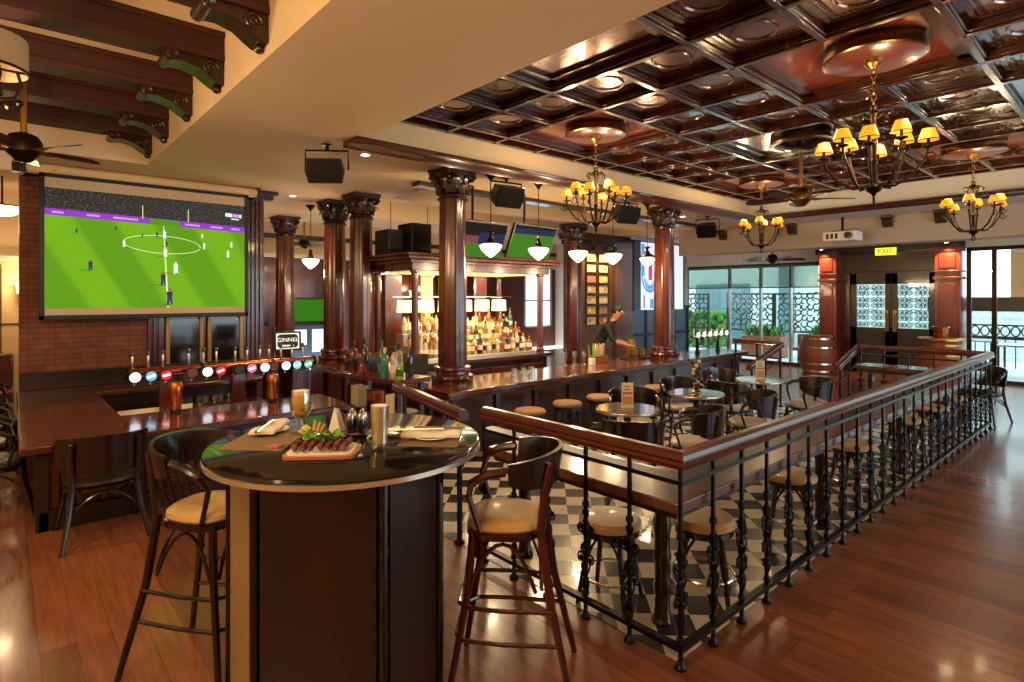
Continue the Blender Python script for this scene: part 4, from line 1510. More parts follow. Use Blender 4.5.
G = 'round stools under the ledge'
rs = round_stool('round_stool', 'round stool under the front ledge, left of the railing corner', (2.72, 2.18, 0), 0.3, 0.50, 'cream_leather', G)
mat('tan_leather', '#9c774c', 0.45)
rs2 = round_stool('round_stool', 'round stool under the side ledge, first to the right of the railing corner', (3.15, 1.82, 0), 0.5, 0.50, 'cream_leather', G)
for i, x in enumerate([4.42, 5.75, 7.36, 8.4, 9.35]):
    dup(rs2, 'round stool under the side ledge, %s from the railing corner' % ORD[i + 1], (x, 1.84, 0), 0.4 + i)
G = 'round stools along the bar'
rs3 = None
for i, (x, y) in enumerate([(4.62, 4.88), (5.30, 4.92), (5.96, 4.94), (6.58, 4.90), (7.22, 4.92)]):
    if rs3 is None:
        rs3 = round_stool('round_stool', 'tan seated stool along the bar front, first from the corner column', (x, y, 0), 0.2, 0.50, 'tan_leather', G)
        continue
    o = dup(rs3, 'tan seated stool along the bar front, %s from the corner column' % ORD[i], (x, y, 0), 0.2 + i)
    o['group'] = G

# ledge along the inside of the railing
t = thing('ledge_table', 'narrow wooden drinks ledge fixed along the inside of the railing', 'table', (0, 0, 0))
LED = [(2.49, 3.05), (2.49, 1.57), (10.07, 1.57), (10.07, 3.05), (9.6, 3.05), (9.6, 2.02), (2.95, 2.02), (2.95, 3.05)]
MB('ledge_wood').prism(LED, 0.725, 0.78).build('top', t, bevel=0.006)
m = MB('brown_wood')
m.box(2.52, 2.92, 1.6, 3.02, 0.69, 0.724).box(2.93, 9.6, 1.6, 1.99, 0.69, 0.724).box(9.62, 10.04, 1.6, 3.02, 0.69, 0.724)
m.build('apron', t)
for x, y in ((2.74, 1.83), (2.74, 2.95), (4.9, 1.8), (7.0, 1.8), (9.0, 1.8), (9.84, 2.9)):
    m = MB('black_wood')
    m.lathe([(0.06, 0), (0.06, 0.02), (0.04, 0.04)] + [(0.042 + (0.008 if k % 4 == 0 else 0), 0.04 + 0.65 * k / 16) for k in range(17)], (x, y, 0), 14)
    m.build('leg', t)

# bistro tables
def bistro(label, loc, r=0.30):
    t = thing('bistro_table', label, 'table', loc, 0, 'round bistro tables')
    MB('bistro_top').lathe([(r * 0.97, 0.71), (r, 0.715), (r, 0.735), (r * 0.985, 0.74)], n=40).build('table_top', t)
    MB('champagne').lathe([(r * 1.002, 0.712), (r * 1.008, 0.718), (r * 1.008, 0.730), (r * 1.002, 0.736)], n=40, cap=False).build('rim', t)
    m = MB('black_metal')
    m.lathe([(0.06, 0.03), (0.045, 0.05), (0.035, 0.09), (0.035, 0.66), (0.10, 0.69), (0.10, 0.71)], n=16)
    for k in range(4):
        R = Matrix.Rotation(PI / 4 + k * PI / 2, 4, 'Z')
        m.tube([R @ Vector(p) for p in ((0.02, 0, 0.06), (0.12, 0, 0.045), (0.25, 0, 0.014))], [0.022, 0.02, 0.014], 8)
    m.build('pedestal', t)
    return t


b0 = bistro('round bistro table nearest the railing corner, with a menu card on it', (4.48, 3.38, 0))
dup(b0, 'middle round bistro table with a tall plant holder on it', (5.78, 3.42, 0))
dup(b0, 'round bistro table farthest back, catching blue window light', (7.32, 3.42, 0))
for i, (x, y, tx) in enumerate([(4.48, 3.38, 'folded menu card standing on the nearest round table'), (7.32, 3.42, 'folded menu card standing on the farthest round table')]):
    m = MB('label_cream', 'note_1', 'board_wood', 'steel')
    R = Matrix.Translation((x, y, 0.741)) @ Matrix.Rotation(math.radians(-42), 4, 'Z')
    m.box(-0.06, 0.06, -0.012, 0.012, 0.0, 0.02, R)
    m.box(-0.055, 0.055, -0.004, 0.004, 0.02, 0.24, R)
    m.use('note_1').box(-0.048, 0.048, -0.006, -0.004, 0.03, 0.11, R)
    m.use('board_wood').box(-0.048, 0.048, -0.006, -0.004, 0.13, 0.15, R).box(-0.04, 0.03, -0.006, -0.004, 0.17, 0.18, R).box(-0.04, 0.02, -0.006, -0.004, 0.20, 0.21, R)
    tag(m.build('menu_card', None), tx, 'menu')
t = thing('table_decoration', 'tall dried plant arrangement in a holder on the middle round table', 'plant', (5.78, 3.42, 0.741))
MB('brass').lathe([(0.05, 0), (0.05, 0.01), (0.03, 0.03), (0.04, 0.09), (0.045, 0.1)], n=14).build('holder', t)
m = MB('brown_wood', 'label_cream')
for k in range(16):
    a = k * 2.4
    m.use('label_cream' if k % 3 == 0 else 'brown_wood')
    m.sphere((0.035 * math.cos(a), 0.035 * math.sin(a), 0.12 + 0.015 * k), 0.022, 7, 5)
m.build('dried_flowers', t)

# ================================================================== BAR TABLE IN FRONT
TC = (1.215, 2.51)
t = thing('bar_table', 'tall round black topped bar table with metal rim in the foreground', 'table', (TC[0], TC[1], 0))
MB('table_black').lathe([(0.59, 1.112), (0.604, 1.116), (0.608, 1.125), (0.604, 1.136), (0.596, 1.14)], n=72).build('table_top', t)
MB('champagne').lathe([(0.30, 1.094), (0.602, 1.095), (0.609, 1.097), (0.609, 1.116), (0.60, 1.118)], n=72, cap=False).build('rim', t)
BV = [(0.74, 2.45), (1.10, 2.03), (1.44, 2.14), (1.62, 2.56), (1.40, 2.92), (0.98, 3.02), (0.74, 2.78)]
BV = [(x - 1.18, y - 2.50) for x, y in BV]
MB('black_wood').prism([(x * 0.97, y * 0.97) for x, y in BV], 0.02, 1.085).build('base', t)
noisy('base_wood', '#1a0b06', '#28120a', (6, 6, 1.0), 4, 0.35, 0, 0.2)
mat('side_panel', '#9c8460', 0.5, 0.2)
panels = ['base_wood', 'base_wood', 'base_wood', 'base_wood', 'base_wood', 'side_panel', 'side_panel']
for i in range(len(BV)):
    a = Vector((*BV[i], 0))
    b = Vector((*BV[(i + 1) % len(BV)], 0))
    d = (b - a).normalized()
    nr = Vector((d.y, -d.x, 0))
    p = a + d * 0.03
    q = b - d * 0.03
    m = MB(panels[i])
    m.rings([[p + Vector((0, 0, 0.06)), q + Vector((0, 0, 0.06)), q + nr * 0.006 + Vector((0, 0, 0.06)), p + nr * 0.006 + Vector((0, 0, 0.06))], [p + Vector((0, 0, 1.06)), q + Vector((0, 0, 1.06)), q + nr * 0.006 + Vector((0, 0, 1.06)), p + nr * 0.006 + Vector((0, 0, 1.06))]])
    o = m.build('base_panel', t)
    MB('black_gloss').lathe([(0.018, 0.0), (0.018, 1.08)], (a.x, a.y, 0), 10).build('corner_post', t)
    MB('black_gloss').rings([[a, b, b + nr * 0.012, a + nr * 0.012], [a + Vector((0, 0, 0.06)), b + Vector((0, 0, 0.06)), b + nr * 0.012 + Vector((0, 0, 0.06)), a + nr * 0.012 + Vector((0, 0, 0.06))]]).build('plinth', t)
TZ = 1.141


def quad_mat(pts, label):
    m = MB('placemat')
    m.prism(pts, TZ - 0.001, TZ + 0.002)
    return tag(m.build('placemat', None), label, 'placemat')


quad_mat([(0.70, 2.70), (0.90, 2.50), (1.14, 2.78), (0.93, 2.98)], 'brown placemat at the left side of the bar table')
quad_mat([(1.31, 2.24), (1.58, 2.52), (1.76, 2.35), (1.50, 2.05)], 'brown placemat at the right side of the bar table')
for (x, y), rz, wh in (((0.99, 2.89), 0.9, 'left'), ((1.50, 2.25), -0.75, 'right')):
    t = thing('plate', 'small white plate under a napkin on the %s placemat' % wh, 'plate', (x, y, TZ + 0.003), rz)
    MB('porcelain').lathe([(0.04, 0), (0.05, 0.002), (0.085, 0.012), (0.084, 0.015), (0.045, 0.006), (0.02, 0.005)], n=32).build('dish', t)
    t = thing('napkin', 'folded white napkin with cutlery lying on the %s plate' % wh, 'napkin', (x, y, TZ + 0.018), rz)
    m = MB('napkin')
    rows = []
    for i in range(9):
        f = i / 8
        X = -0.115 + 0.23 * f
        hgt = 0.012 + 0.006 * math.sin(f * 9)
        wd = 0.042 + 0.006 * math.sin(f * 5 + 1)
        rows.append([(X, -wd, 0.0), (X, wd, 0.0), (X, wd * 0.9, hgt * 0.8), (X, 0.01, hgt), (X, -wd * 0.6, hgt * 1.25), (X, -wd, hgt * 0.6)])
    m.rings(rows)
    m.build('cloth', t)
    m = MB('steel')
    m.tube([(-0.15, 0.004, 0.016), (-0.05, 0.008, 0.02), (0.05, 0.008, 0.021)], [0.007, 0.004, 0.005], 6)
    m.build('knife', t)
    t.scale = (1.15, 1.25, 1.2)
# goblet of beer
t = thing('beer_goblet', 'stemmed goblet of golden beer on the bar table', 'glass', (1.085, 2.755, TZ))
MB('water_glass').lathe([(0.036, 0), (0.036, 0.003), (0.012, 0.008), (0.006, 0.02), (0.006, 0.06), (0.02, 0.075), (0.037, 0.10), (0.042, 0.13), (0.040, 0.17), (0.034, 0.205), (0.033, 0.205), (0.038, 0.17), (0.040, 0.13), (0.035, 0.10), (0.018, 0.078), (0.004, 0.07)], n=28).build('glass', t)
MB('yellow_bottle', 'beer').use('beer').lathe([(0.004, 0.074), (0.018, 0.08), (0.034, 0.102), (0.0385, 0.13), (0.0375, 0.165), (0.035, 0.185)], n=28).build('beer', t)
MB('foam').lathe([(0.034, 0.186), (0.033, 0.196), (0.032, 0.203), (0.02, 0.206)], n=28).build('foam', t)
t.scale = (1.2, 1.2, 1.02)
# tall glass
t = thing('beer_glass', 'tall straight glass of pale beer in the middle of the bar table', 'glass', (1.235, 2.255, TZ))
MB('water_glass').lathe([(0.031, 0), (0.032, 0.004), (0.033, 0.02), (0.040, 0.19), (0.0385, 0.19), (0.032, 0.024), (0.004, 0.02)], n=28).build('glass', t)
MB('pale_beer').lathe([(0.004, 0.024), (0.0315, 0.026), (0.0365, 0.165)], n=28).build('beer', t)
MB('foam').lathe([(0.0365, 0.166), (0.0375, 0.182), (0.036, 0.188), (0.02, 0.19)], n=28).build('foam', t)
# serving board and food
t = thing('serving_board', 'wooden serving board with white tray under grilled meat on the bar table', 'board', (1.015, 2.335, TZ), math.radians(-37))
m = MB('board_wood')
pl = []
for cx, cy, a0 in ((0.115, 0.07, 0), (-0.115, 0.07, 90), (-0.115, -0.07, 180), (0.115, -0.07, 270)):
    for k in range(6):
        a = math.radians(a0 + 18 * k)
        pl.append((cx + 0.03 * math.cos(a), cy + 0.03 * math.sin(a)))
m.prism(pl, 0, 0.018)
m.build('board', t, bevel=0.003)
MB('porcelain').prism([(x * 0.9, y * 0.88) for x, y in pl], 0.0182, 0.024).build('tray', t)
R = Matrix.Translation((1.015, 2.335, TZ + 0.025)) @ Matrix.Rotation(math.radians(-37), 4, 'Z')
for i in range(7):
    o = thing('meat_skewer', 'grilled meat skewer on the serving board, %s from the left' % ORD[i], 'skewer', R @ Vector((-0.10 + 0.033 * i, -0.02, 0.0)), math.radians(-37) + rnd.uniform(-0.1, 0.1), 'meat skewers on the serving board')
    m = MB('meat', 'meat_light')
    for k in range(5):
        m.use('meat' if (i + k) % 3 else 'meat_light')
        m.sphere((rnd.uniform(-0.003, 0.003), -0.045 + 0.026 * k, 0.018 + rnd.uniform(0, 0.006)), 0.0150, 7, 5, (0.95, 0.9, 1.0))
    m.build('meat', o)
    MB('chip').tube([(0, -0.075, 0.018), (0, 0.085, 0.02)], 0.002, 5).build('stick', o)
m = MB('lettuce', 'leaf')
for k in range(130):
    x, y = rnd.uniform(-0.10, 0.07), rnd.uniform(-0.02, 0.065)
    a = rnd.uniform(0, 2 * PI)
    p = R @ Vector((x, y, 0.028 + rnd.uniform(0, 0.026)))
    d = Vector((math.cos(a), math.sin(a), rnd.uniform(0.1, 0.9))) * rnd.uniform(0.012, 0.02)
    e = Vector((-math.sin(a), math.cos(a), 0.3)) * rnd.uniform(0.007, 0.012)
    m.use('lettuce' if k % 4 else 'leaf')
    m.rings([[p - e * 0.3, p + e * 0.3, p + Vector((0, 0, 0.001))], [p + d * 0.5 - e, p + d * 0.5 + e, p + d * 0.5 + Vector((0, 0, 0.006))], [p + d - e * 0.4, p + d + e * 0.4, p + d + Vector((0, 0, 0.001))]])
tag(m.build('salad', None), 'green lettuce salad heaped on the serving board', 'salad', None, 'stuff')
for i in range(3):
    a = 0.4 * i
    m = MB('chip').tube([(1.125 + 0.012 * i, 2.70 - 0.01 * i, TZ + 0.012), (1.15 + 0.018 * i, 2.74 - 0.012 * i, TZ + 0.055 - 0.01 * i)], 0.007, 6)
    tag(m.build('potato_chip', None), 'golden potato chip leaning behind the serving board, %s from the left' % ORD[i], 'food', 'potato chips behind the board')
m = MB('lemon')
m.lathe([(0.004, 0), (0.022, 0.014), (0.026, 0.03), (0.022, 0.045), (0.004, 0.058)], (1.075, 2.665, TZ), 14)
tag(m.build('lemon_wedge', None), 'yellow lemon piece beside the foot of the goblet', 'food')
tag(MB('board_wood').prism([(0.86, 2.57), (0.90, 2.53), (0.94, 2.565), (0.90, 2.61)], TZ - 0.001, TZ + 0.014).build('sauce_dish', None, bevel=0.004), 'small reddish wooden dish left of the serving board', 'dish')
# condiment set
t = thing('condiment_rack', 'dark condiment rack with salt and pepper grinders on the bar table', 'rack', (1.27, 2.565, TZ), math.radians(-42))
m = MB('black_wood')
m.box(-0.10, 0.07, -0.045, 0.045, 0, 0.014)
m.build('tray', t, bevel=0.003)
for k in range(2):
    for j in range(2):
        s = MB('steel', 'black_gloss')
        x, y = -0.012 + 0.05 * k, -0.02 + 0.04 * j
        s.use('black_gloss').lathe([(0.018, 0.0145), (0.019, 0.06), (0.017, 0.075)], (x, y, 0), 16)
        s.use('steel').lathe([(0.018, 0.075), (0.019, 0.09), (0.014, 0.105), (0.007, 0.11), (0.009, 0.118), (0.004, 0.124)], (x, y, 0), 16)
        s.build('grinder', t)
m = MB('napkin')
m.rings([[(-0.095, -0.035, 0.015), (-0.045, -0.035, 0.015), (-0.07, -0.035, 0.125)], [(-0.095, 0.035, 0.015), (-0.045, 0.035, 0.015), (-0.07, 0.03, 0.105)]])
tag(m.build('napkin_stack', None), 'white paper napkins standing in the condiment rack', 'napkins').parent = None
bpy.data.objects['napkin_stack'].location = (1.27, 2.565, TZ)
bpy.data.objects['napkin_stack'].rotation_euler = (0, 0, math.radians(-42))
bpy.data.objects['napkin_stack'].scale = (1.2, 1.2, 1.1)

# things on the left counter
for x, y, tx in ((1.26, 6.26, 'tall copper tumbler standing on the left counter edge below the red badge'), (2.16, 6.24, 'tall copper tumbler on the right part of the left counter')):
    t = thing('copper_tumbler', tx, 'tumbler', (x, y, 0.701), 0, 'copper tumblers on the left counter')
    MB('copper').lathe([(0.045, 0.03), (0.062, 0.18), (0.062, 0.24), (0.05, 0.28), (0.03, 0.285)], n=24).build('cup', t)
    MB('black_metal').lathe([(0.05, 0), (0.052, 0.01), (0.044, 0.03)], n=24).build('base', t)
for i in range(11):
    x = 1.45 + 0.085 * i
    m = MB('water_glass')
    m.lathe([(0.028, 0), (0.03, 0.003), (0.037, 0.12), (0.0355, 0.12), (0.028, 0.008), (0.004, 0.006)], n=12)
    o = m.build('glass', None)
    o.location = (x, 7.75 if i % 2 else 7.68, 0.48)
    tag(o, 'clear glass on the rack under the beer taps, %s from the left' % ORD[i], 'glass', 'clear glasses under the beer taps')
# counter display sign
t = thing('counter_sign', 'small dark sign with white bordered lettering above the taps', 'sign', (2.78, 7.5, 1.23), math.radians(-8))
R = Matrix.Rotation(math.radians(-6), 4, 'X')
MB('black_plastic').box(-0.17, 0.17, -0.015, 0.02, -0.125, 0.125, R).build('panel', t, bevel=0.01)
mat('sign_white', '#dfe8e2', 0.5, emit='#dfe8e2', es=0.7)
m = MB('sign_white')
for bx_ in ((-0.14, 0.14, 0.088, 0.10), (-0.14, 0.14, -0.10, -0.088), (-0.14, -0.128, -0.10, 0.10), (0.128, 0.14, -0.10, 0.10)):
    m.box(bx_[0], bx_[1], -0.018, -0.014, bx_[2], bx_[3], R)
for sx in (-1, 1):
    for sz in (-1, 1):
        m.rings([[R @ Vector((sx * 0.135, y, sz * 0.095)), R @ Vector((sx * 0.09, y, sz * 0.095)), R @ Vector((sx * 0.135, y, sz * 0.055))] for y in (-0.014, -0.019)])
m.build('border', t)


def text(body, size, name, parent, loc, rot, matn, ext=0.002):
    c = bpy.data.curves.new(name, 'FONT')
    c.body = body
    c.size = size
    c.extrude = ext
    c.align_x = 'CENTER'
    c.align_y = 'CENTER'
    o = bpy.data.objects.new(name + '_tmp', c)
    COL.objects.link(o)
    dg = bpy.context.evaluated_depsgraph_get()
    me = bpy.data.meshes.new_from_object(o.evaluated_get(dg))
    bpy.data.objects.remove(o)
    me.materials.clear()
    me.materials.append(MATS[matn])
    n = bpy.data.objects.new(name, me)
    COL.objects.link(n)
    n.parent = parent
    n.location = loc
    n.rotation_euler = rot
    return n


text('GINNEL', 0.075, 'lettering', t, (0, -0.018, 0.015), (PI / 2 - math.radians(6), 0, 0), 'sign_white')
m = MB('sign_white')
for k in range(5):
    m.box(-0.075 + 0.031 * k, -0.052 + 0.031 * k, -0.018, -0.014, -0.07, -0.048, R)
m.build('small_print', t)
m = MB('old_brass')
m.box(-0.03, 0.03, -0.02, 0.02, -0.22, -0.12)
m.box(-0.10, 0.10, -0.06, 0.06, -0.235, -0.22)
m.build('foot', t)
tag(MB('dark_wood').box(2.45, 3.1, 7.4, 7.62, 0.9, 0.994).build('shelf', None, bevel=0.004), 'narrow dark shelf behind the taps under the small sign', 'shelf')
tag(MB('dark_wood').box(2.50, 3.05, 7.44, 7.60, 0.0, 0.899).build('cabinet', None, bevel=0.004), 'slim dark cabinet carrying the shelf behind the taps', 'cabinet')

# things on the main bar
for i in range(6):
    x, y = 5.15 + (i % 3) * 0.16 + (i // 3) * 0.07, 5.74 + (i // 3) * 0.10
    o = MB('water_glass').lathe([(0.042, 0), (0.043, 0.09), (0.0405, 0.09), (0.038, 0.012), (0.004, 0.01)], n=14).build('rocks_glass', None)
    o.location = (x, y, 0.751)
    tag(o, 'short rocks glass on the bar right of the corner column, %s of six' % ORD[i], 'glass', 'rocks glasses on the bar')
for i in range(5):
    o = MB('water_glass').lathe([(0.034, 0), (0.028, 0.02), (0.012, 0.06), (0.012, 0.10), (0.03, 0.13), (0.033, 0.21), (0.031, 0.21), (0.028, 0.135), (0.004, 0.11)], n=12).build('stem_glass', None)
    o.location = (6.30 + 0.11 * i, 5.92 + (0.08 if i % 2 else 0), 0.751)
    tag(o, 'tall stem glass in the row at the middle of the bar, %s from the left' % ORD[i], 'glass', 'stem glasses on the bar')
t = thing('straw_caddy', 'bar caddy packed with straws and stirrers at the middle of the bar', 'caddy', (7.1, 5.95, 0.751))
m = MB('copper').box(-0.17, 0.17, -0.08, 0.08, 0, 0.12)
m.build('box', t, bevel=0.004)
m = MB('chip', 'lime_bottle', 'white')
for k in range(26):
    x, y = rnd.uniform(-0.15, 0.15), rnd.uniform(-0.06, 0.06)
    m.use(('chip', 'chip', 'lime_bottle', 'white')[k % 4] if x > -0.05 else 'lime_bottle')
    m.tube([(x, y, 0.05), (x * 1.15 + rnd.uniform(-0.02, 0.02), y * 1.2, 0.26 + rnd.uniform(0, 0.05))], 0.007, 5)
tag(m.build('straws', t), kind='stuff')
t = tag(MB('porcelain').box(6.78, 6.86, 5.78, 5.86, 0.751, 0.86).build('card_holder', None, bevel=0.004), 'small white card block on the bar beside the straw caddy', 'card')
t = thing('glass_crate', 'wooden tray of copper mugs near the far bar column', 'tray', (8.1, 5.95, 0.751))
MB('brown_wood').box(-0.26, 0.26, -0.12, 0.12, 0, 0.03).build('tray', t, bevel=0.004)
for i in range(5):
    o = thing('copper_mug', 'brassy mug on the tray near the far bar column, %s from the left' % ORD[i], 'mug', (7.88 + 0.11 * i, 5.95 - (0.04 if i % 2 else 0), 0.782), -0.8, 'brassy mugs on the bar tray')
    MB('brass').lathe([(0.04, 0), (0.044, 0.01), (0.044, 0.13), (0.040, 0.13), (0.038, 0.015), (0.004, 0.012)], n=14).build('cup', o)
    MB('brass').tube([(0.043, 0, 0.105), (0.072, 0, 0.10), (0.076, 0, 0.06), (0.043, 0, 0.03)], 0.006, 6).build('handle', o)
t = thing('pineapple', 'brown pineapple standing on the far part of the bar', 'pineapple', (8.36, 5.62 + 0.6, 0.751))
m = noisy('pine_skin', '#5c4022', '#86663a', (60, 60, 60), 3, 0.6, 0, 0, 0.6)
MB('pine_skin').lathe([(0.05, 0), (0.085, 0.05), (0.095, 0.13), (0.085, 0.22), (0.055, 0.29), (0.02, 0.31)], n=20).build('fruit', t)
m = MB('leaf')
for k in range(9):
    a = k * 0.7
    c = Vector((math.cos(a), math.sin(a), 0))
    m.tube([Vector((0, 0, 0.30)), c * 0.025 + Vector((0, 0, 0.34)), c * 0.05 + Vector((0, 0, 0.37))], [0.012, 0.010, 0.002], 5)
m.build('leaves', t)
# till on the bar corner
t = thing('till_monitor', 'black till screen on the bar left of the corner column', 'till', (3.98, 6.35, 0.751), math.radians(-35))
MB('black_plastic').box(-0.16, 0.16, -0.10, 0.10, 0, 0.02).build('foot', t, bevel=0.006)
MB('black_plastic').box(-0.02, 0.02, 0.0, 0.04, 0.02, 0.12).build('stand', t)
MB('black_plastic').box(-0.17, 0.17, -0.03, 0.015, 0.06, 0.32, Matrix.Rotation(math.radians(-15), 4, 'X')).build('screen', t, bevel=0.01)
for i in range(4):
    o = tag(MB('cream_paint').box(4.0, 4.28, 6.75 + 0.3 * i, 6.98 + 0.3 * i, 0.751, 0.84).build('bar_tray', None, bevel=0.008), 'cream glass tray on the left wing of the bar, %s from the corner' % ORD[i], 'tray', 'cream trays on the left bar wing')
# second, small tap tower at the far end of the bar
t = thing('tap_row', 'small row of beer taps with white lit badges at the far right bar end', 'beer taps', (0, 0, 0))
MB('steel').tube([(9.55, 5.75, 1.06), (10.75, 5.75, 1.06)], 0.03, 10).build('pipe', t)
for x in (9.75, 10.5):
    MB('black_metal').lathe([(0.05, 0.751), (0.05, 0.77), (0.03, 0.79), (0.03, 1.04)], (x, 5.75, 0), 12).build('pedestal', t)
for k in range(6):
    x = 9.62 + 0.21 * k
    m = MB('steel', 'badge_mark')
    m.tube([(x, 5.72, 1.05), (x, 5.64, 1.05), (x, 5.63, 0.97)], 0.012, 6)
    m.lathe([(0.012, 1.08), (0.016, 1.2), (0.01, 1.21)], (x, 5.75, 0), 8)
    m.use('badge_mark').lathe([(0.045, 0), (0.045, 0.015)], n=14, mx=Matrix.Translation((x, 5.66, 1.10)) @ Matrix.Rotation(PI / 2, 4, 'X'))
    m.build('tap', t)

# ================================================================== CEILING FITTINGS
def chandelier(label, loc, rz):
    """origin on the underside of the coffer panel"""
    t = thing('chandelier', label, 'chandelier', loc, rz, 'shaded chandeliers under the coffered ceiling')
    m = MB('canopy_metal', 'red_wood')
    m.lathe([(0.34, 0.0), (0.35, -0.02), (0.35, -0.08), (0.36, -0.085), (0.36, -0.105), (0.345, -0.112)], n=40, cap=False)
    m.use('red_wood').lathe([(0.346, -0.108), (0.335, -0.114), (0.02, -0.114)], n=40)
    m.build('canopy', t)
    m = MB('brass')
    m.lathe([(0.07, -0.114), (0.065, -0.15), (0.02, -0.19)], n=16)
    for k in range(7):
        z = -0.19 - 0.045 * k
        R = Matrix.Rotation(k * PI / 2, 4, 'Z')
        m.tube([R @ Vector((0.017 * math.cos(2 * PI * i / 12), 0, z + 0.03 * math.sin(2 * PI * i / 12))) for i in range(12)], 0.005, 5, closed=True)
    m.build('chain', t)
    m = MB('old_brass')
    m.lathe([(0.012, -0.48), (0.03, -0.50), (0.02, -0.53), (0.045, -0.56), (0.03, -0.59), (0.022, -0.62), (0.026, -0.80), (0.018, -0.92), (0.03, -0.95), (0.02, -0.98), (0.016, -1.10), (0.03, -1.14), (0.062, -1.17), (0.05, -1.20), (0.02, -1.22), (0.012, -1.24)], n=14)
    for k in range(6):
        a = k * PI / 3
        c = Vector((math.cos(a), math.sin(a), 0))
        m.tube([c * 0.02 + Vector((0, 0, -0.60)), c * 0.08 + Vector((0, 0, -0.56)), c * 0.11 + Vector((0, 0, -0.59)), c * 0.10 + Vector((0, 0, -0.62)), c * 0.08 + Vector((0, 0, -0.61))], [0.009, 0.011, 0.010, 0.008, 0.005], 6)
    m.build('stem', t)
    MB('old_brass').tube([(0.03 * math.cos(2 * PI * i / 16), 0, -1.27 + 0.032 * math.sin(2 * PI * i / 16)) for i in range(16)], 0.007, 6, closed=True).build('ring', t)
    for k in range(8):
        a = k * PI / 4
        c = Vector((math.cos(a), math.sin(a), 0))
        up = 0.02 if k % 2 == 0 else 0.07
        R_ = 0.35 if k % 2 == 0 else 0.27
        m = MB('old_brass')
        pts = [c * 0.04 + Vector((0, 0, -1.16)), c * 0.14 + Vector((0, 0, -1.17)), c * (R_ * 0.7) + Vector((0, 0, -1.10)), c * (R_ * 0.95) + Vector((0, 0, -0.99 + up)), c * R_ + Vector((0, 0, -0.91 + up))]
        sm = []
        for i in range(len(pts) - 1):
            for f in (0, 0.5):
                sm.append(pts[i].lerp(pts[i + 1], f))
        sm.append(pts[-1])
        m.tube(sm, 0.010, 6)
        pts = []
        for i in range(15):
            g = i / 14 * 2.4 * PI
            rr = 0.05 * (1 - i / 18)
            pts.append(c * (R_ + 0.02 + rr * math.cos(g)) + Vector((0, 0, -0.98 + up - rr * math.sin(g))))
        m.tube(pts, 0.006, 5)
        p = c * R_
        m.lathe([(0.01, -0.92), (0.045, -0.905), (0.04, -0.895), (0.012, -0.89), (0.012, -0.845)], (p.x, p.y, up), 10)
        ar = m.build('arm', t)
        s = MB('shade_amber', 'old_brass')
        s.lathe([(0.068, -0.855), (0.056, -0.81), (0.040, -0.765)], (p.x, p.y, up), 20, cap=False)
        s.lathe([(0.039, -0.765), (0.054, -0.81), (0.066, -0.855)], (p.x, p.y, up), 20, cap=False)
        s.use('old_brass').lathe([(0.069, -0.860), (0.069, -0.852)], (p.x, p.y, up), 20, cap=False)
        s.lathe([(0.041, -0.768), (0.041, -0.762)], (p.x, p.y, up), 20, cap=False)
        s.build('lamp_shade', ar)
        b = MB('bulb')
        b.sphere((p.x, p.y, -0.81 + up), 0.02, 8, 6, (1, 1, 1.4))
        b.build('bulb', ar)
    return t


PZ = 3.774
CH = [((5.15, 1.50, PZ), 'large shaded chandelier nearest the camera, at the top right'),
      ((5.18, 4.36, PZ), 'shaded chandelier at the left end of the coffered ceiling, over the bar front'),
      ((9.50, 1.62, PZ), 'shaded chandelier at the far right of the coffered ceiling, before the right hand pillar'),
      ((9.50, 4.42, PZ), 'shaded chandelier hung low at the far end, in front of the glazed entrance wall')]
ch0 = None
for i, (lc, tx) in enumerate(CH):
    if ch0 is None:
        ch0 = chandelier(tx, lc, 0.2)
        ch0.scale = (1.0, 1.0, 0.95)
    else:
        dup(ch0, tx, lc, 0.2 + 0.3 * i)
    for dx, dy in ((0.30, 0), (-0.15, 0.26), (-0.15, -0.26)):
        lamp('POINT', (lc[0] + dx, lc[1] + dy, lc[2] - 0.66), P_CHAND / 3, WARM, 0.06)


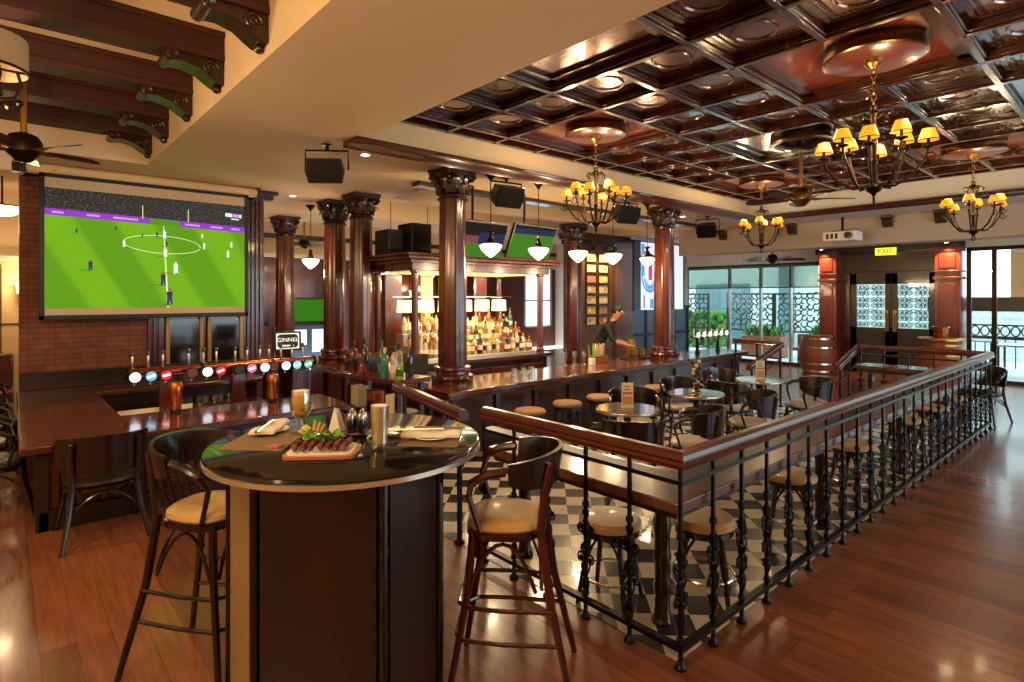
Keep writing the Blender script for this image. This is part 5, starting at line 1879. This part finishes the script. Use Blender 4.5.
def fan(label, loc, ztop, rz, drum=True, blade='brown_wood', r=0.62):
    t = thing('ceiling_fan', label, 'fan', loc, rz)
    h = ztop - loc[2]
    if drum:
        m = MB('canopy_metal', 'black_gloss')
        m.lathe([(0.33, h), (0.345, h - 0.03), (0.345, h - 0.12), (0.36, h - 0.13), (0.35, h - 0.15), (0.30, h - 0.155)], n=36, cap=False)
        m.use('black_gloss').lathe([(0.31, h - 0.15), (0.2, h - 0.19), (0.08, h - 0.22), (0.02, h - 0.22)], n=36)
        m.build('canopy', t)
    else:
        MB('old_brass').lathe([(0.08, h), (0.075, h - 0.04), (0.02, h - 0.08)], n=18).build('canopy', t)
    MB('brass').tube([(0, 0, 0.1), (0, 0, h - 0.06)], 0.022, 10).build('rod', t)
    MB('brass' if drum else 'old_brass').lathe([(0.02, 0.14), (0.09, 0.11), (0.12, 0.06), (0.12, -0.02), (0.08, -0.06), (0.05, -0.09), (0.02, -0.10)], n=24).build('motor', t)
    for k in range(5):
        R = Matrix.Rotation(k * 2 * PI / 5, 4, 'Z')
        Q = R @ Matrix.Rotation(math.radians(14 if drum else 20), 4, 'X')
        m = MB(blade)
        kw = 1.0 if drum else 1.5
        ol = [(x_, y_ * kw) for x_, y_ in ((0.17, -0.045), (0.25, -0.065), (r * 0.9, -0.075), (r, -0.05), (r + 0.02, 0.0), (r, 0.05), (r * 0.9, 0.075), (0.25, 0.065), (0.17, 0.045))]
        m.rings([[Q @ Vector((x, y, -0.004)) for x, y in ol], [Q @ Vector((x, y, 0.004)) for x, y in ol]])
        bl = m.build('blade', t)
        b = MB('brass')
        b.tube([R @ Vector((0.10, 0, 0.0)), R @ Vector((0.16, 0, -0.01)), R @ Vector((0.24, 0, -0.006))], [0.014, 0.018, 0.01], 6)
        b.build('blade_bracket', bl)
    return t


fan('ceiling fan with round canopy between the chandeliers of the coffered ceiling', (7.18, 2.86, 2.98), PZ, 0.5)
fan('dark ceiling fan at the upper left edge, in front of the projection screen', (0.14, 5.95, 2.96), 3.84, 0.28, False, 'brown_wood', 0.50)
fan('ceiling fan with thin dark blades far behind, in front of the entrance glazing', (13.9, 6.2, 2.70), 3.30, 0.3, False, 'black_wood', 0.72)
fan('ceiling fan far back behind the columns, left of the bar', (5.2, 13.0, 3.0), 3.9, 0.9, False, 'black_wood', 0.7)

# left bay: beams with carved corbels, drum lamp
def beam(y, label):
    t = thing('ceiling_beam', label, 'beam', (1.3, y, 0), 0, 'dark beams of the left ceiling bay')
    m = MB('beam_wood')
    m.box(-7.3, 0.0, -0.11, 0.11, 3.66, 3.84)
    m.box(-7.3, 0.0, -0.125, 0.125, 3.62, 3.67)
    m.box(-7.3, 0.0, -0.135, 0.135, 3.80, 3.84)
    m.build('timber', t, bevel=0.006)
    m = MB('capital_wood')
    prof = [(0.0, 3.62), (-0.40, 3.62), (-0.41, 3.585), (-0.36, 3.55), (-0.27, 3.555), (-0.17, 3.53), (-0.10, 3.48), (-0.05, 3.45), (0.0, 3.44)]
    m.rings([[(x, yy, z) for x, z in prof] for yy in (-0.10, 0.10)])
    for s in (-1, 1):
        for cx, cz, R0 in ((-0.355, 3.585, 0.042), (-0.10, 3.55, 0.06)):
            pts = []
            for i in range(17):
                g = i / 16 * 3.2 * PI
                rr = R0 * (1 - i / 20)
                pts.append((cx + rr * math.cos(g), s * 0.103, cz + rr * math.sin(g)))
            m.tube(pts, 0.013, 6)
    m.lathe([(0.042, -0.11), (0.045, 0.0), (0.042, 0.11)], n=16, mx=Matrix.Translation((-0.37, 0, 3.58)) @ Matrix.Rotation(PI / 2, 4, 'X'))
    m.sphere((-0.03, 0, 3.43), 0.035, 8, 6)
    m.build('corbel', t, bevel=0.004)
    return t


bm0 = None
for i, y in enumerate((3.93, 4.92, 5.90, 6.88, 7.76)):
    tx = 'dark wooden ceiling beam with carved corbel, %s' % ('nearest at the top left', 'second from the camera', 'third from the camera, beside the drum lamp', 'fourth from the camera', 'farthest, next to the projection screen')[i]
    bm0 = beam(y, tx) if bm0 is None else bm0
    if i:
        dup(bm0, tx, (1.3, y, 0))
t = thing('drum_lamp', 'cream drum ceiling lamp with iron scrolls at the upper left edge', 'lamp', (-0.10, 4.70, 3.17))
m = MB('lamp_drum')
m.lathe([(0.235, 0.0), (0.235, 0.20)], n=36, cap=False)
m.lathe([(0.228, 0.20), (0.228, 0.0)], n=36, cap=False)
m.build('drum_shade', t)
m = MB('old_brass')
m.lathe([(0.243, -0.006), (0.243, 0.012)], n=36, cap=False)
m.tube([(0, 0, 0.67), (0, 0, -0.10)], 0.012, 8)
m.lathe([(0.07, 0.67), (0.06, 0.64), (0.015, 0.61)], n=16)
m.tube([(-0.235, 0, 0.02), (0.235, 0, 0.02)], 0.008, 6)
m.tube([(0, -0.235, 0.02), (0, 0.235, 0.02)], 0.008, 6)
for k in range(6):
    a = k * PI / 3
    c = Vector((math.cos(a), math.sin(a), 0))
    m.tube([c * 0.18 + Vector((0, 0, 0.02)), c * 0.20 + Vector((0, 0, -0.06)), c * 0.17 + Vector((0, 0, -0.14)), c * 0.08 + Vector((0, 0, -0.17)), c * 0.02 + Vector((0, 0, -0.12))], 0.010, 6)
    for q in range(2):
        m.sphere(c * (0.19 - 0.05 * q) + Vector((0, 0, -0.17 - 0.03 * q)), 0.022, 8, 6)
m.build('scroll_frame', t)
lamp('POINT', (-0.10, 4.70, 2.88), P_BAY * 0.5, WARM, 0.10)
for lx, ly in ((-0.3, 1.6), (-3.0, 4.7), (-3.0, 1.6)):      # fill lights added out of frame, without fixtures, to brighten the ceiling
    lamp('POINT', (lx, ly, 2.75), P_BAY, WARM, 0.35)
lamp('POINT', (5.15, -1.3, 3.1), P_CHAND, WARM, 0.4)       # unseen fill light added below the coffers; no chandelier hangs there
# hanging glass lamp far left
t = thing('bowl_lamp', 'pale bowl lamp hanging at the left edge in front of the padded wall', 'lamp', (0.02, 9.9, 2.86))
MB('lamp_white').lathe([(0.02, -0.02), (0.12, 0.0), (0.20, 0.05), (0.22, 0.10)], n=28).build('glass_bowl', t)
m = MB('old_brass')
m.lathe([(0.225, 0.10), (0.225, 0.115), (0.05, 0.13), (0.02, 0.15)], n=24)
m.tube([(0, 0, 0.14), (0, 0, CZ - 2.86)], 0.012, 6)
m.build('fitting', t)
lamp('POINT', (0.02, 9.9, 2.70), 20, WARM, 0.1)
t = thing('wall_sconce', 'small glowing wall light on the cream padded wall at the left edge', 'lamp', (0.24, 11.58, 1.85))
MB('lamp_panel').lathe([(0.05, 0.0), (0.07, 0.16)], (0, -0.10, 0), 16).build('lamp_shade', t)
MB('old_brass').tube([(0, 0.0, -0.03), (0, -0.10, -0.04), (0, -0.10, 0.02)], 0.012, 6).build('bracket', t)
lamp('POINT', (0.24, 11.30, 2.05), 14, WARM, 0.06)
t = tag(MB('red_wood').box(-3.0, 0.15, 10.9, 11.55, 0, 0.45).box(-3.0, 0.15, 11.42, 11.58, 0.45, 0.95).build('bench', None, bevel=0.03), 'long padded bench along the cream wall at the far left', 'bench')
# sconces and pictures on the back wall
for i, (x, tx) in enumerate([(4.35, 'wall light on the red panelling, left of the nearest column gap'), (5.55, 'bright wall light above the green picture on the red wall'), (9.2, 'wall light on the red panelling behind the back bar, left one'), (9.75, 'wall light on the red panelling behind the back bar, right one')]):
    t = thing('wall_sconce', tx, 'lamp', (x, YB, 1.82))
    MB('lamp_panel').lathe([(0.05, 0.0), (0.09, 0.17)], (0, -0.14, 0), 16).build('lamp_shade', t)
    MB('old_brass').tube([(0, 0.0, -0.03), (0, -0.14, -0.04), (0, -0.14, 0.02)], 0.012, 6).build('bracket', t)
    lamp('POINT', (x, YB - 0.32, 2.05), 14, WARM, 0.06)
t = thing('television', 'television with plain green picture on the far red wall, seen between columns', 'television', (6.15, YB - 0.05, 1.45))
MB('black_plastic').box(-0.62, 0.62, -0.03, 0.045, -0.33, 0.33).build('casing', t, bevel=0.01)
MB('tv_green').box(-0.58, 0.58, -0.034, -0.03, -0.29, 0.29).build('picture', t)
t = thing('glazed_cabinet', 'bluish glazed doorway cabinet on the far wall below the green television', 'cabinet', (6.1, YB - 0.05, 0))
m = MB('blue_panel')
m.box(-0.9, 0.9, -0.1, 0.0, 0, 1.05)
m.build('body', t, bevel=0.01)
m = MB('banner_white')
m.box(-0.5, -0.1, -0.112, -0.1, 0.55, 0.95).box(0.05, 0.45, -0.112, -0.1, 0.35, 0.95)  # panes emit: their brightness is painted in, nothing shines behind them
m.build('bright_pane', t)
t = tag(MB('dark_glass').box(4.55, 5.05, YB - 0.08, YB, 1.05, 1.5).build('picture', None, bevel=0.01), 'dark framed picture on the red wall, beside the left floor column', 'picture')

# downlights
def downlight(x, y, z, label, power=None, rot=(0, 0, 0), angle=120):
    t = thing('downlight', label, 'lamp', (x, y, z), 0, 'small round ceiling downlights')
    MB('white_paint').lathe([(0.045, 0.0), (0.06, -0.004), (0.062, 0.0)], n=20, cap=False).build('ring', t)
    MB('downlight_glow').lathe([(0.045, -0.001), (0.044, -0.003)], n=20).build('glow_lens', t)
    lamp('SPOT', (x, y, z - 0.03), power or P_DOWN, WARM, 0.05, rot, angle)
    return t


for x, y, tx in [(3.0, 5.80, 'bright ceiling downlight right of the large hung speaker'), (3.38, 8.9, 'ceiling downlight above the pair of touching columns'),
                 (9.9, 6.15, 'ceiling downlight right of the far bar column'),
                 (5.6, 6.1, 'ceiling downlight above the bar between two hung speakers'), (7.9, 6.2, 'ceiling downlight above the bar by the globe pendant')]:
    downlight(x, y, CZ, tx)
for x, y, s in ((14.95, 5.48, 'left'), (14.95, 3.0, 'right')):
    t = thing('pillar_spotlight', 'small ceiling spotlight shining down the %s red entrance pillar' % s, 'lamp', (x, y, 3.0))
    MB('black_metal').lathe([(0.04, -0.05), (0.045, 0.05), (0.02, 0.08), (0.015, 0.3)], n=14).build('housing', t)
    MB('downlight_glow').lathe([(0.036, -0.052), (0.035, -0.05)], n=14).build('glow_lens', t)
    lamp('SPOT', (x, y, 2.94), 130, WARM, 0.03, (0, math.radians(-10), 0), 100)
# corbel speakers, projector on the bulkhead
for i, y in enumerate((6.8, 5.22, 3.45, 2.62)):
    t = thing('wall_bracket', 'dark carved bracket under the ceiling of the far bulkhead, %s from the left' % ORD[i], 'bracket', (12.7, y, 3.36), 0, 'brackets along the far bulkhead')
    m = MB('capital_wood')
    pr = [(0, 0), (-0.20, 0), (-0.19, -0.06), (-0.13, -0.10), (-0.10, -0.20), (-0.03, -0.23), (0, -0.23)]
    m.rings([[(x, yy, z) for x, z in pr] for yy in (-0.085, 0.085)])
    m.build('body', t, bevel=0.01)
t = thing('projector', 'white projector on a ceiling mount before the far bulkhead', 'projector', (12.3, 4.12, 2.98), math.radians(90))
MB('white_paint').box(-0.30, 0.30, -0.2, 0.2, -0.09, 0.09).build('body', t, bevel=0.02)
MB('black_gloss').lathe([(0.07, 0), (0.065, 0.05), (0.05, 0.05)], n=18, mx=Matrix.Translation((-0.17, 0.2, 0)) @ Matrix.Rotation(-PI / 2, 4, 'X')).build('lens', t)
m = MB('black_plastic')
for k in range(3):
    m.box(0.02 + 0.08 * k, 0.07 + 0.08 * k, 0.195, 0.206, -0.05, 0.05)
m.build('vents', t)
m = MB('black_metal')
m.tube([(0, 0, 0.09), (0, 0, 0.38)], 0.025, 8)
m.box(-0.14, 0.14, -0.14, 0.14, 0.09, 0.11)
m.build('mount', t)
# EXIT sign
t = thing('exit_sign', 'yellow-green lit EXIT sign above the double doors', 'sign', (15.25, 4.20, 2.85), math.radians(-90))
MB('exit_green').box(-0.21, 0.21, -0.02, 0.02, -0.085, 0.085).build('panel', t, bevel=0.006)
text('EXIT', 0.15, 'lettering', t, (0, -0.022, 0), (PI / 2, 0, 0), 'exit_text')
MB('black_metal').box(-0.02, 0.02, -0.01, 0.01, 0.085, 0.5).build('hanger', t)

# barrels
def barrel(label, loc, top=False):
    t = thing('barrel', label, 'barrel', loc)
    prof = [(0.31, 0.0), (0.36, 0.14), (0.405, 0.32), (0.42, 0.45), (0.405, 0.58), (0.36, 0.76), (0.31, 0.90)]
    MB('barrel_wood').lathe(prof + [(0.285, 0.90), (0.285, 0.88), (0.02, 0.88)], n=40, flute=20, fd=0.012).build('staves', t)
    for z in (0.06, 0.24, 0.62, 0.82):
        r = 0.42 - 0.11 * ((z - 0.45) / 0.45) ** 2 + 0.006
        m = MB('brass' if top else 'steel')
        m.lathe([(r - 0.006, z - 0.02), (r, z - 0.02), (r, z + 0.02), (r - 0.006, z + 0.02)], n=40, cap=False)
        m.build('hoop', t)
    return t


barrel('old wine barrel with pale hoops standing before the left red pillar', (14.55, 5.42, 0))
barrel('wine barrel with brass hoops before the right red pillar, behind the railing', (14.5, 3.0, 0), True)
t = tag(MB('brass').lathe([(0.40, 0.0), (0.41, 0.01), (0.41, 0.05), (0.39, 0.06)], (14.5, 3.0, 0.901), 40).build('serving_disc', None), 'round brass edged table top lying on the right barrel', 'table top')
t = thing('copper_bucket', 'copper ice bucket standing on the right barrel', 'bucket', (14.45, 3.0, 0.962))
MB('copper').lathe([(0.11, 0), (0.115, 0.01), (0.14, 0.22), (0.135, 0.22), (0.11, 0.02), (0.02, 0.015)], n=24).build('bowl', t)
MB('steel').tube([(0.148 * math.cos(2 * PI * k / 24), 0.148 * math.sin(2 * PI * k / 24), 0.22) for k in range(24)], 0.01, 6, closed=True).build('rim', t)

# ================================================================== OUTSIDE
mat('paving', '#cfd6d2', 0.8)
struct(MB('paving').box(15.5, 40, -20, 40, -0.12, -0.005), 'floor_outside')
struct(MB('paving').box(-20, 15.5, 15.2, 40, -0.12, -0.02), 'floor_outside_back')
mat('outside_wall', '#ccdcd8', 0.8)
mat('outside_teal', '#5d7f86', 0.7)
m = MB('outside_wall', 'outside_teal')
m.box(21, 21.3, 4.2, 30, 0, 6.0)
m.use('outside_teal').box(20.9, 21.0, 10.2, 12.4, 0, 2.3)
m.box(20.9, 21.0, 8.6, 9.1, 0, 3.4)
struct(m, 'wall_outside')
struct(MB('pale_brick').box(21, 21.3, -14, 4.2, 0, 1.75), 'wall_outside_brick')
def lattice(label, x, y0, y1, z0, z1, seed):
    t = thing('metal_screen', label, 'screen', (x, (y0 + y1) / 2, z0))
    q = random.Random(seed)
    a, h = (y1 - y0) / 2, z1 - z0
    m = MB('lattice')
    for s in (-a, a):
        m.box(-0.03, 0.03, s - 0.03, s + 0.03, 0, h)
    m.box(-0.03, 0.03, -a, a, 0, 0.05).box(-0.03, 0.03, -a, a, h - 0.05, h)
    m.build('frame', t)
    m = MB('lattice')
    n = int(a * 2 / 0.17)
    for i in range(n):
        for j in range(int(h / 0.17)):
            cy, cz = -a + 0.09 + i * (2 * a - 0.1) / n, 0.1 + j * 0.17
            r = q.uniform(0.06, 0.10)
            a0 = q.uniform(0, 6)
            m.tube([(0, cy + r * math.cos(a0 + k * 0.62), cz + r * math.sin(a0 + k * 0.62)) for k in range(8)], 0.02, 4)
    m.build('scroll_work', t)
    p = MB('lattice')
    for s in (-a, a):
        p.box(-0.03, 0.03, s - 0.03, s + 0.03, -z0, 0)
    p.build('post', t)
    return t


lattice('dark scroll patterned metal screen outside the glazing, nearest the left pillar', 18.0, 6.3, 7.95, 0.72, 1.92, 1)
lattice('dark scroll patterned metal screen outside the glazing, middle one', 18.0, 8.0, 9.5, 0.72, 1.92, 2)
lattice('dark scroll patterned metal screen outside the glazing, far left one', 18.0, 10.2, 11.6, 0.72, 1.92, 3)
t = thing('hedge', 'clipped green hedge outside the left part of the glazing', 'hedge', (19.0, 11.0, 0))
m = MB('hedge')
for k in range(220):
    m.sphere((rnd.uniform(-0.3, 0.3), rnd.uniform(-0.9, 0.9), rnd.uniform(0.1, 1.25)), 0.12, 6, 4)
m.build('foliage', t)
t = thing('planter', 'brown wooden planter box with leafy plants outside the glazing', 'planter', (17.4, 8.0, 0))
MB('board_wood').box(-0.3, 0.3, -0.6, 0.6, 0, 0.62).build('box', t, bevel=0.02)
m = MB('leaf', 'hedge')
for k in range(120):
    a = rnd.uniform(0, 2 * PI)
    p = Vector((rnd.uniform(-0.25, 0.25), rnd.uniform(-0.55, 0.55), 0.62))
    d = Vector((0.2 * math.cos(a), 0.2 * math.sin(a), rnd.uniform(0.15, 0.4)))
    e = Vector((-math.sin(a), math.cos(a), 0)) * 0.035
    m.use('leaf' if k % 2 else 'hedge')
    m.rings([[p - e * 0.2, p + e * 0.2, p + Vector((0, 0, 0.005))], [p + d * 0.6 - e, p + d * 0.6 + e, p + d * 0.6 + Vector((0, 0, 0.01))], [p + d - e * 0.2, p + d + e * 0.2, p + d + Vector((0, 0, 0.005))]])
m.build('plant', t)
t = thing('potted_bush', 'leafy green bush outside, right of the wooden planter', 'plant', (17.6, 6.5, 0))
MB('dark_frame').lathe([(0.2, 0), (0.26, 0.4), (0.24, 0.4), (0.02, 0.36)], n=20).build('pot', t)
m = MB('leaf', 'hedge')
for k in range(120):
    a, b = rnd.uniform(0, 2 * PI), rnd.uniform(-0.5, 1.4)
    c = Vector((math.cos(a) * math.cos(b), math.sin(a) * math.cos(b), math.sin(b)))
    p = Vector((0, 0, 0.55)) + c * rnd.uniform(0.1, 0.3)
    e = Vector((-math.sin(a), math.cos(a), 0.3)) * 0.05
    m.use('leaf' if k % 2 else 'hedge')
    m.rings([[p - e * 0.3, p + e * 0.3, p + Vector((0, 0, 0.01))], [p + c * 0.1 - e, p + c * 0.1 + e, p + c * 0.1 + Vector((0, 0, 0.01))], [p + c * 0.2 - e * 0.2, p + c * 0.2 + e * 0.2, p + c * 0.2 + Vector((0, 0, 0.01))]])
m.build('foliage', t)


def out_table(label, loc, r_, h, topm):
    t = thing('outdoor_table', label, 'table', loc)
    MB(topm).box(-r_, r_, -r_, r_, h - 0.04, h).build('table_top', t, bevel=0.006)
    for sx in (-1, 1):
        for sy in (-1, 1):
            MB('dark_frame').box(sx * (r_ - 0.06) - 0.02, sx * (r_ - 0.06) + 0.02, sy * (r_ - 0.06) - 0.02, sy * (r_ - 0.06) + 0.02, 0, h - 0.04).build('leg', t)
    return t


out_table('white topped table outside the glazing beside the left barrel', (16.8, 6.2, 0), 0.4, 0.74, 'white_paint')
out_table('dark outdoor table beyond the right hand glazing, near one', (17.0, 2.0, 0), 0.45, 0.74, 'pale_metal')
out_table('dark outdoor table beyond the right hand glazing, far one', (18.3, 3.1, 0), 0.45, 0.74, 'pale_metal')
t = thing('outdoor_chair', 'brown wicker chair outside behind the left barrel', 'chair', (15.98, 6.3, 0), math.radians(90))
MB('board_wood').box(-0.26, 0.26, -0.26, 0.26, 0.38, 0.46).build('seat', t, bevel=0.02)
MB('board_wood').box(-0.26, 0.26, -0.28, -0.23, 0.46, 0.80).build('backrest', t, bevel=0.02)
for sx in (-1, 1):
    for sy in (-1, 1):
        MB('dark_frame').box(sx * 0.23 - 0.02, sx * 0.23 + 0.02, sy * 0.23 - 0.02, sy * 0.23 + 0.02, 0, 0.38).build('leg', t)
# terrace railing with rings, roller blind and dark bar beam beyond right glazing
t = thing('terrace_railing', 'dark terrace railing with a row of rings beyond the right glazing', 'railing', (19.0, 0, 0))
MB('dark_frame').box(-0.04, 0.04, -6, 4.2, 0.72, 0.80).build('lower_rail', t)
MB('dark_frame').box(-0.04, 0.04, -6, 4.2, 1.06, 1.10).build('top_rail', t)
m = MB('dark_frame')
for k in range(48):
    y = 4.0 - 0.2 * k
    m.tube([(0, y + 0.085 * math.cos(2 * PI * i / 12), 0.93 + 0.12 * math.sin(2 * PI * i / 12)) for i in range(12)], 0.018, 5, closed=True)
m.build('ring_band', t)
m = MB('dark_frame')
for k in range(48):
    m.box(-0.012, 0.012, 4.0 - 0.2 * k - 0.012, 4.0 - 0.2 * k + 0.012, 0, 0.72)
m.build('bars', t)
t = thing('roller_blind', 'cream roller blind hanging in the upper part of the right glazing', 'blind', (XW - 0.12, -1.4, 0))
MB('drum_shade').box(-0.006, 0.006, -3.4, 3.42, 1.80, 2.74).build('cloth', t)  # faint emission puts a glow into the blind cloth, which is no lamp
MB('white_paint').lathe([(0.04, -3.4), (0.04, 3.42)], n=14, mx=Matrix.Translation((0, 0, 2.74)) @ Matrix.Rotation(-PI / 2, 4, 'X')).build('roller', t)
t = thing('terrace_beam', 'dark beam across the terrace beyond the right glazing', 'beam', (17.6, -1.4, 0))
MB('dark_frame').box(-0.1, 0.1, -6, 5.3, 1.46, 1.80).build('beam', t)
for y in (-5.8, 5.2):
    MB('dark_frame').box(-0.08, 0.08, y - 0.08, y + 0.08, 0, 1.46).build('post', t)

# ================================================================== PERSON behind the bar
def skin(name, verts, edges, radii, root, sub=2):
    me = bpy.data.meshes.new(name)
    me.from_pydata(verts, edges, [])
    o = bpy.data.objects.new(name, me)
    COL.objects.link(o)
    o.modifiers.new('s', 'SKIN')
    for i, v in enumerate(me.skin_vertices[0].data):
        v.radius = radii[i] if isinstance(radii[i], tuple) else (radii[i], radii[i])
        v.use_root = (i == root)
    sb = o.modifiers.new('u', 'SUBSURF')
    sb.levels = sb.render_levels = sub
    dg = bpy.context.evaluated_depsgraph_get()
    m2 = bpy.data.meshes.new_from_object(o.evaluated_get(dg))
    bpy.data.objects.remove(o)
    for p in m2.polygons:
        p.use_smooth = True
    return m2


V, E, Rr = [], [], []


def J(p, r, par=None):
    V.append(p)
    Rr.append(r)
    if par is not None:
        E.append((par, len(V) - 1))
    return len(V) - 1


# faces +Y locally, bends forward over the counter
pel = J((0, -0.10, 0.90), (0.16, 0.12))
ab = J((0, -0.04, 1.05), (0.145, 0.105), pel)
chst = J((0, 0.08, 1.24), (0.17, 0.12), ab)
nb = J((0, 0.17, 1.35), (0.08, 0.07), chst)
nk = J((0, 0.21, 1.40), 0.052, nb)
h1 = J((0, 0.25, 1.46), (0.068, 0.075), nk)
h2 = J((0, 0.275, 1.53), (0.074, 0.092), h1)
h3 = J((0, 0.27, 1.60), (0.066, 0.08), h2)
for s in (-1, 1):
    sh_ = J((s * 0.185, 0.10, 1.30), 0.06, chst)
    el = J((s * 0.235, 0.20, 1.04), 0.043, sh_)
    wr = J((s * 0.15, 0.42, 0.97), 0.028, el)
    pm = J((s * 0.13, 0.50, 0.955), (0.040, 0.018), wr)
    hip = J((s * 0.095, -0.10, 0.84), 0.095, pel)
    kn = J((s * 0.10, -0.03, 0.48), 0.06, hip)
    an = J((s * 0.10, -0.08, 0.08), 0.042, kn)
    J((s * 0.11, 0.08, 0.035), (0.042, 0.03), an)
body = skin('person_body', V, E, Rr, 0)
for mn in ('black_cloth', 'skin'):
    body.materials.append(MATS[mn])
for p in body.polygons:
    c = p.center
    p.material_index = 1 if (c.z > 1.385 and c.y > 0.12) or (c.y > 0.26 and c.z < 1.1 and abs(c.x) > 0.07) else 0
pt_ = thing('person', 'person in black clothes bending over the bar, next to the framed notes', 'person', (7.95, 6.55, 0), math.radians(-145))
po = bpy.data.objects.new('body', body)
COL.objects.link(po)
po.parent = pt_
m = MB('hair')
m.sphere((0, 0.255, 1.575), 0.095, 14, 10, (0.88, 1.05, 0.95))
m.build('hair', pt_)
m = MB('skin', 'black_plastic', 'white')
m.tube([(0, 0.352, 1.55), (0, 0.375, 1.515), (0, 0.352, 1.505)], [0.010, 0.016, 0.008], 8)
for s in (-1, 1):
    m.use('skin').sphere((s * 0.078, 0.27, 1.53), 0.022, 8, 6, (0.5, 0.9, 1.4))
    m.use('white').sphere((s * 0.030, 0.345, 1.548), 0.012, 8, 6)
    m.use('black_plastic').sphere((s * 0.030, 0.354, 1.548), 0.006, 6, 5)
    m.box(s * 0.03 - 0.016, s * 0.03 + 0.016, 0.345, 0.356, 1.565, 1.570)
m.use('meat_light').tube([(-0.022, 0.342, 1.483), (0, 0.350, 1.480), (0.022, 0.342, 1.483)], 0.006, 6)
m.build('face', pt_)
for s in (-1, 1):
    m = MB('skin')
    for k, ln in enumerate((0.066, 0.076, 0.072, 0.056)):
        x0 = s * 0.13 + (k - 1.5) * 0.019
        m.tube([(x0, 0.515, 0.958), (x0 * 1.01, 0.515 + ln * 0.5, 0.962), (x0 * 1.01, 0.515 + ln * 0.85, 0.948), (x0, 0.515 + ln, 0.932)], [0.0095, 0.0088, 0.008, 0.006], 7)
    m.tube([(s * 0.13 - s * 0.035, 0.465, 0.955), (s * 0.13 - s * 0.065, 0.50, 0.95), (s * 0.13 - s * 0.070, 0.535, 0.94)], [0.012, 0.010, 0.007], 7)
    m.build('fingers', pt_)
